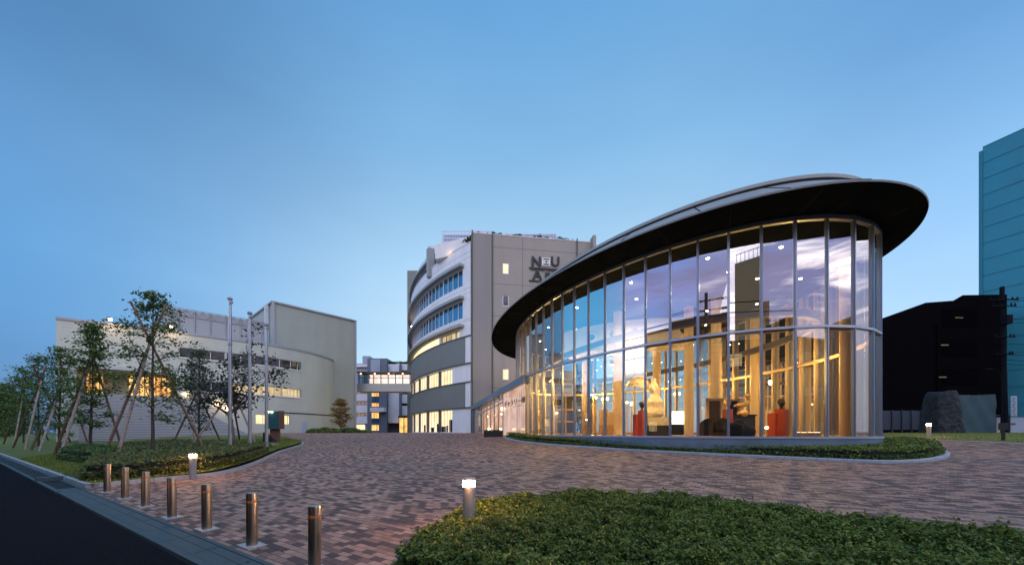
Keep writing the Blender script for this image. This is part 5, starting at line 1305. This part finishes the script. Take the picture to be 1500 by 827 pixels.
# ------------------------------------------------------------------ inside the gallery
def inn_(px, Y): return (px - 750) / 530 * Y, Y
def pedestal(px, Y, w, h, label, wide=None, head='bronze', hl=None):
    x, y = inn_(px, Y); r_ = thing('pedestal', label, 'pedestal', (x, y, ZF), 'red pedestals in the gallery')
    MB().box((x, y, ZF + h / 2), (w, w, h), .5).build('column', 'red_paint', r_)
    if wide: MB().box((x - wide, y + .12, ZF + h * .43), (w * .8, w * .8, h * .86), .5).build('side_block', 'red_paint', r_)
    s = thing('sculpture', hl, 'sculpture', (x, y, ZF + h), 'small head sculptures on red pedestals')
    mb = MB(); mb.lathe((x, y, ZF + h), [(.11, 0), (.10, .04), (.06, .06), (.055, .14), (.08, .17)], 14); mb.ball((x, y, ZF + h + .30), .15, 16, 12, .85, 1.0, 1.15); mb.ball((x - .02, y - .15, ZF + h + .29), .035); mb.ball((x, y + .06, ZF + h + .36), .14, 14, 10); mb.build('bust', head, s, True, 1.2)
pedestal(940.5, 19.5, .30, 1.35, 'tall red pedestal left of the pale sculpture', .28, 'bronze', 'dark bronze head on the pedestal left of the pale sculpture')
pedestal(1066, 17.5, .32, 1.30, 'orange-red pedestal in front of the wooden framed screen', .0, 'gold', 'gilded head on the pedestal before the wooden screen')
pedestal(1145, 16.8, .42, 1.25, 'broad red pedestal in the right part of the gallery', .30, 'bronze', 'dark round head on the broad right-hand pedestal')
# pale carved sculpture (plain upright stone form with a sweeping lobe)
x, y = inn_(957, 20.0); st = thing('stone_sculpture', 'tall pale carved stone sculpture on a dark plinth, lit golden', 'sculpture', (x, y, ZF))
MB().box((x, y, ZF + .28), (1.5, 1.1, .56), .2).build('plinth', 'black_fabric', st)
MB().box((x, y, ZF + .78), (1.25, .9, .44), .2).build('stone_base', 'stone_pale', st)
mb = MB(); V = []; nz, na = 30, 28
for i in range(nz + 1):
    t = i / nz; r0 = .42 - .20 * t + .10 * math.sin(t * 7.0) * (1 - t) + .05 * math.sin(t * 19)
    for k in range(na):
        a = 2 * math.pi * k / na; f_ = 1 + .13 * math.sin(7 * a + 5 * t) * (1 - .4 * t) + .07 * math.sin(13 * a - 8 * t)
        V.append((x + .10 * math.sin(t * 4) + r0 * f_ * math.cos(a), y + .8 * r0 * f_ * math.sin(a), ZF + 1.0 + 2.15 * t))
mb.add(V, [(i * na + k, i * na + (k + 1) % na, (i + 1) * na + (k + 1) % na, (i + 1) * na + k) for i in range(nz) for k in range(na)] + [tuple(nz * na + k for k in range(na))]); mb.build('body', 'stone_pale', st, True, 1.2)
mb = MB(); S = []
for i in range(15):
    t = i / 14; cx_ = x - .1 - 1.35 * t; cz = ZF + 2.75 + .38 * math.sin(t * 2.6) - .18 * t; hh = .30 * math.sin(math.pi * (t * .80 + .18)) + .05
    S.append([(cx_, y + .12, cz + hh), (cx_, y - .02 + .05 * math.sin(9 * t), cz), (cx_, y + .06, cz - hh), (cx_, y + .22, cz)])
V = [p for s_ in S for p in s_]; mb.add(V, [(i * 4 + k, i * 4 + (k + 1) % 4, (i + 1) * 4 + (k + 1) % 4, (i + 1) * 4 + k) for i in range(14) for k in range(4)] + [(0, 1, 2, 3), (59, 58, 57, 56)]); mb.build('lobe', 'stone_pale', st, True, 1.5)
# wooden door frames at the far glass, wooden screen
def framed(name, label, cat, px0, px1, ytop, Y, n, pane='dark_glass', fm='wood_frame', w=.12, rows=(0.33, .62)):
    a, b = inn_(px0, Y), inn_(px1, Y); zt = H + (632.5 - ytop) / 530 * Y; r_ = thing(name, label, cat, ((a[0] + b[0]) / 2, Y, ZF))
    mb = MB()
    for k in range(n + 1): xx = a[0] + (b[0] - a[0]) * k / n; mb.box((xx, Y, (ZF + zt) / 2 + .003), (w, .12, zt - ZF - .006))
    for z in [ZF + .08, zt - .06] + [ZF + (zt - ZF) * r for r in rows]: mb.box(((a[0] + b[0]) / 2, Y - .004, z), (b[0] - a[0] + w, .10, w))
    mb.build('frame', fm, r_); mb = MB(); mb.box(((a[0] + b[0]) / 2, Y + .07, (ZF + zt) / 2), (b[0] - a[0] - .02, .02, zt - ZF - .1)); mb.build('panel', pane, r_); return r_
framed('doors', 'wooden framed glass double doors at the left end of the gallery', 'doors', 815, 842, 577, 24.5, 2)
framed('screen', 'free standing dark screen in a pale wooden frame', 'screen', 1036, 1057, 583, 20.0, 1, 'dark_panel', w=.14, rows=())
framed('cabinet', 'open wooden cabinet frame behind the orange-red pedestal', 'cabinet', 1061, 1082, 584, 20.4, 1, 'dark_panel', w=.12, rows=(.45,))
x, y = inn_(992, 24.5); r_ = thing('lit_display', 'bright rectangular lit display panel right of the pale sculpture', 'display', (x, y, ZF)); a = H + (632.5 - 602) / 530 * y; b = H + (632.5 - 621) / 530 * y
MB().box((x, y, (a + b) / 2), (1.0, .08, a - b)).build('screen', 'panel_glow', r_); MB().box((x, y + .1, (ZF + b) / 2), (1.1, .3, b - ZF)).build('stand', 'black_fabric', r_)
# gilt sculpture on a dark table
x, y = inn_(1088, 18.0); r_ = thing('display_table', 'black draped display table under the gilt sculptures', 'table', (x, y, ZF))
MB().box((x, y, ZF + 1.02), (.95, .7, .06)).build('table_top', 'dark_panel', r_); MB().box((x, y, ZF + .5), (.85, .6, .98)).build('drape', 'black_fabric', r_)
r_ = thing('gilt_sculpture', 'gilt reclining sculpture on the black display table', 'sculpture', (x, y, ZF + 1.05)); mb = MB()
mb.tube([(x - .42, y, ZF + 1.50), (x - .15, y, ZF + 1.52), (x + .12, y, ZF + 1.58), (x + .32, y, ZF + 1.72), (x + .36, y, ZF + 1.95)], [.05, .12, .13, .09, .05], 12); mb.ball((x + .22, y - .02, ZF + 1.98), .12, sx=1.2); mb.tube([(x - .05, y, ZF + 1.1), (x, y, ZF + 1.5)], [.10, .05], 10); mb.build('figure', 'gold', r_, True, 1.2)
r_ = thing('gilt_dish', 'low gilt shell form at the front of the display table', 'sculpture', (x - .15, y - .2, ZF + 1.05)); MB().ball((x - .12, y - .22, ZF + 1.10), .24, 16, 10, 1.2, .8, .7).build('shell', 'gold', r_, True)
# seats
def tub(px, Y, w, label):
    x, y = inn_(px, Y); r_ = thing('tub_chair', label, 'chair', (x, y, ZF), 'dark round-backed chairs in the gallery')
    MB().lathe((x, y, ZF), [(w * .8, .02), (w * .85, .30), (w * .8, .40), (.01, .41)], 18).build('seat', 'black_fabric', r_, True, .8)
    mb = MB(); A = [(x + w * math.cos(a), y + w * math.sin(a)) for a in np.linspace(math.pi * 1.02, math.pi * 1.98, 15)]; B = [(x + w * .82 * math.cos(a), y + w * .82 * math.sin(a)) for a in np.linspace(math.pi * 1.02, math.pi * 1.98, 15)]
    top = [ZF + .42 + .42 * math.sin(math.pi * k / 14) ** .6 for k in range(15)]
    mb.strip([(*p, ZF + .05) for p in A], [(*p, z) for p, z in zip(A, top)]); mb.strip([(*p, z) for p, z in zip(A, top)], [(*p, z) for p, z in zip(B, top)]); mb.strip([(*p, z) for p, z in zip(B, top)], [(*p, ZF + .05) for p in B]); mb.build('backrest', 'dark_panel', r_, True, .8)
tub(1034, 17.2, .36, 'round-backed dark chair left of the orange-red pedestal'); tub(1051, 16.8, .40, 'larger round-backed dark chair touching the orange-red pedestal')
x, y = inn_(1085, 16.3); r_ = thing('draped_seat', 'black draped seat heap in front of the display table', 'seat', (x, y, ZF)); mb = MB()
mb.ball((x - .25, y, ZF + .28), .42, 16, 10, 1, .8, .9); mb.ball((x + .22, y, ZF + .22), .42, 16, 10, 1, .8, .75); mb.ball((x - .02, y + .1, ZF + .48), .3, 14, 9); mb.build('cover', 'black_fabric', r_, True, 1.2)
# globe lamps, plants, uplights
for px, py, Y, lb in ((918.5, 589, 21.5, 'left glowing globe of the pair left of the pale sculpture'), (925, 592, 22.0, 'right glowing globe of the pair left of the pale sculpture'), (873, 582, 23, 'bright bulb on a wooden post at the left of the gallery'), (946, 597, 21.0, 'amber globe lamp right beside the pale sculpture'), (1123, 626, 17.0, 'small low glowing bulb in the right half of the gallery')):
    x, y = inn_(px, Y); z = H + (632.5 - py) / 530 * Y; r_ = thing('globe_lamp', lb, 'lamp', (x, y, ZF), 'globe lamps in the gallery'); MB().ball((x, y, z), .08, 14, 10).build('globe', 'globe_glow', r_, True); MB().tube([(x, y, ZF), (x, y, z - .08)], .03, 8).build('stem', 'wood_frame', r_)
for k, px in enumerate((1168, 1178, 1188, 1197)):
    x, y = inn_(px, 15.6); r_ = thing('uplight', 'low amber uplight box on the floor, %s in the row at the right front' % ('leftmost', 'second', 'third', 'rightmost')[k], 'uplight', (x, y, ZF), 'low amber uplights on the gallery floor'); MB().box((x, y, ZF + .09), (.20, .16, .17)).build('housing', 'wood_frame', r_); MB().box((x, y, ZF + .185), (.16, .12, .02)).build('lens', 'panel_glow', r_)
x, y = inn_(872, 23.4); r_ = thing('lamp_post', 'slim wooden post under the bright bulb at the left of the gallery', 'post', (x, y, ZF)); MB().box((x, y, ZF + 1.0), (.14, .14, 2.0)).build('post', 'wood_frame', r_)
for k, (px, w, hh, Y) in enumerate(((857, .35, 1.0, 25.0), (884, .55, 1.1, 26.0), (894, .4, .9, 25.5))):
    x, y = inn_(px, Y); r_ = thing('display_case', 'lit pale display case %s at the left of the gallery' % ('beside the double doors', 'behind the bright bulb', 'next to the left round column')[k], 'display case', (x, y, ZF), 'pale display cases at the left of the gallery')
    MB().box((x, y, ZF + .35), (w, .5, .7)).build('base', 'wood_frame', r_); MB().box((x, y, ZF + .7 + hh / 2), (w, .4, hh)).build('back_panel', 'column_plaster', r_)
# pleated blind and lamp rail at the right end
x, y = inn_(1256, 16.6); r_ = thing('pleated_blind', 'tall pleated blind at the right end of the gallery', 'blind', (x, y, ZF)); mb = MB()
for z in np.arange(ZF + .1, 5.3, .09): mb.box((x + .25, y, z), (.75, .03, .05), .5)
mb.build('slats', 'column_plaster', r_)

# ------------------------------------------------------------------ across the road, behind the photographer: seen in the glass
def house(label, x, y, w, d, h, rz, wallm, floors=3, lit_every=5):
    r_ = thing('street_house', label, 'house', (x, y, 0)); ca, sa = math.cos(rz), math.sin(rz)
    MB().box((x, y, h / 2 - .3), (w, d, h), rz).build('wall', wallm, r_); MB().box((x, y, h - .2), (w + .5, d + .5, .25), rz).build('roof', 'mullion_dark', r_)
    k = 0
    for s in (1, -1):
        for fl_ in range(floors):
            for c in range(max(2, int(w / 2.6))):
                u = -w / 2 + (c + .5) * w / max(2, int(w / 2.6)); vv = s * (d / 2 + .02); z = h * (fl_ + .5) / floors - .2; k += 1
                MB().box((x + u * ca - vv * sa, y + u * sa + vv * ca, z), (1.2, .05, 1.3), rz).build('window', 'lit_window_dim' if k % lit_every == 0 else 'dark_glass', r_)
hr_ = math.atan2(TY, TX)
mat('house_dark', (.035, .040, .050), .8); mat('house_orange', (.42, .16, .06), .8); mat('house_brown', (.09, .055, .04), .8); mat('house_grey', (.06, .065, .075), .8)
for i, (t, d, w, h, m) in enumerate(((62, -17, 15, 9.5, 'house_dark'), (45, -17, 14, 10.5, 'house_grey'), (29, -16.5, 14, 9.5, 'house_dark'), (13.5, -20, 13, 15.5, 'house_brown'), (-14, -18, 16, 11.5, 'house_grey'), (-.5, -18, 10.5, 14.5, 'house_orange'), (-32, -17, 15, 14.5, 'house_dark'), (-50, -17, 16, 15.5, 'house_grey'))):
    x, y = P(t, d); house('three storey house across the road, ' + ('farthest left', 'second from the far left', 'third from the far left', 'brown one beside the utility pole', 'grey one right of the brown tower', 'orange brown one beside the brown tower', 'second to the right of the brown tower', 'farthest right')[i], x, y, w, 11, h, hr_, m)
house('dark house beyond the right end of the plaza, behind the camera', 51, -8, 14, 22, 15, .3, 'house_dark')
bt = thing('apartment_tower', 'tall sandy brown apartment tower across the road, mirrored in the pavilion glass', 'building', (3, -31, 0))
mb = MB(); mb.box((2.4, -31, 12.4), (14.8, 14, 25.0)); mb.box((9.9, -29, 9), (1.4, 8, 19)); mb.build('wall', 'brown_building', bt)
mb = MB(); mb.box((3.2, -30, 27.2), (10, 9, 4.6)); mb.build('roof_storey', 'brown_building', bt)
mb = MB()
for x in np.arange(-4.8, 9.7, .5): mb.bar((x, -24.1, 24.8), (x, -24.1, 26.1), .05, .05)
mb.bar((-4.9, -24.1, 26.1), (9.7, -24.1, 26.1), .07, .07); mb.build('railing', 'rail', bt)
pb = thing('utility_pole', 'utility pole with transformers across the road, mirrored in the pavilion glass', 'pole', (-6.8, -4.5, 0))
MB().tube([(-6.8, -4.5, -.2), (-6.8, -4.5, 16)], [.22, .15], 12).build('shaft', 'house_brown', pb, True)
for z, w in ((15.2, 1.6), (14.2, 2.2), (12.4, 2.0), (11.2, 1.4)): MB().bar((-6.8 - w * .8, -4.5 + w * .6, z), (-6.8 + w * .8, -4.5 - w * .6, z), .12, .12).build('crossarm', 'house_brown', pb)
for k in (-1, 1): MB().lathe((-6.8 + .6 * k, -4.5 - .45 * k, 11.9), [(.05, 0), (.34, .03), (.34, .95), (.05, 1.05)], 14).build('transformer', 'house_brown', pb, True, .8)
for z, w in ((15.3, 1.2), (15.3, -1.2), (14.3, 1.7), (14.3, -1.7), (12.5, 1.5), (12.5, -1.5), (10.4, 0), (9.8, 0)):
    a = np.array((-6.8 - w * .8, -4.5 + w * .6, z))
    for sgn in (-1, 1):
        b = a + np.array((TX, TY, 0)) * 34 * sgn; pts_ = [a + (b - a) * k - np.array((0, 0, 3.2 * k * (1 - k))) for k in np.linspace(0, 1, 10)]; MB().tube(pts_, .03, 5).build('cable', 'wire', pb)
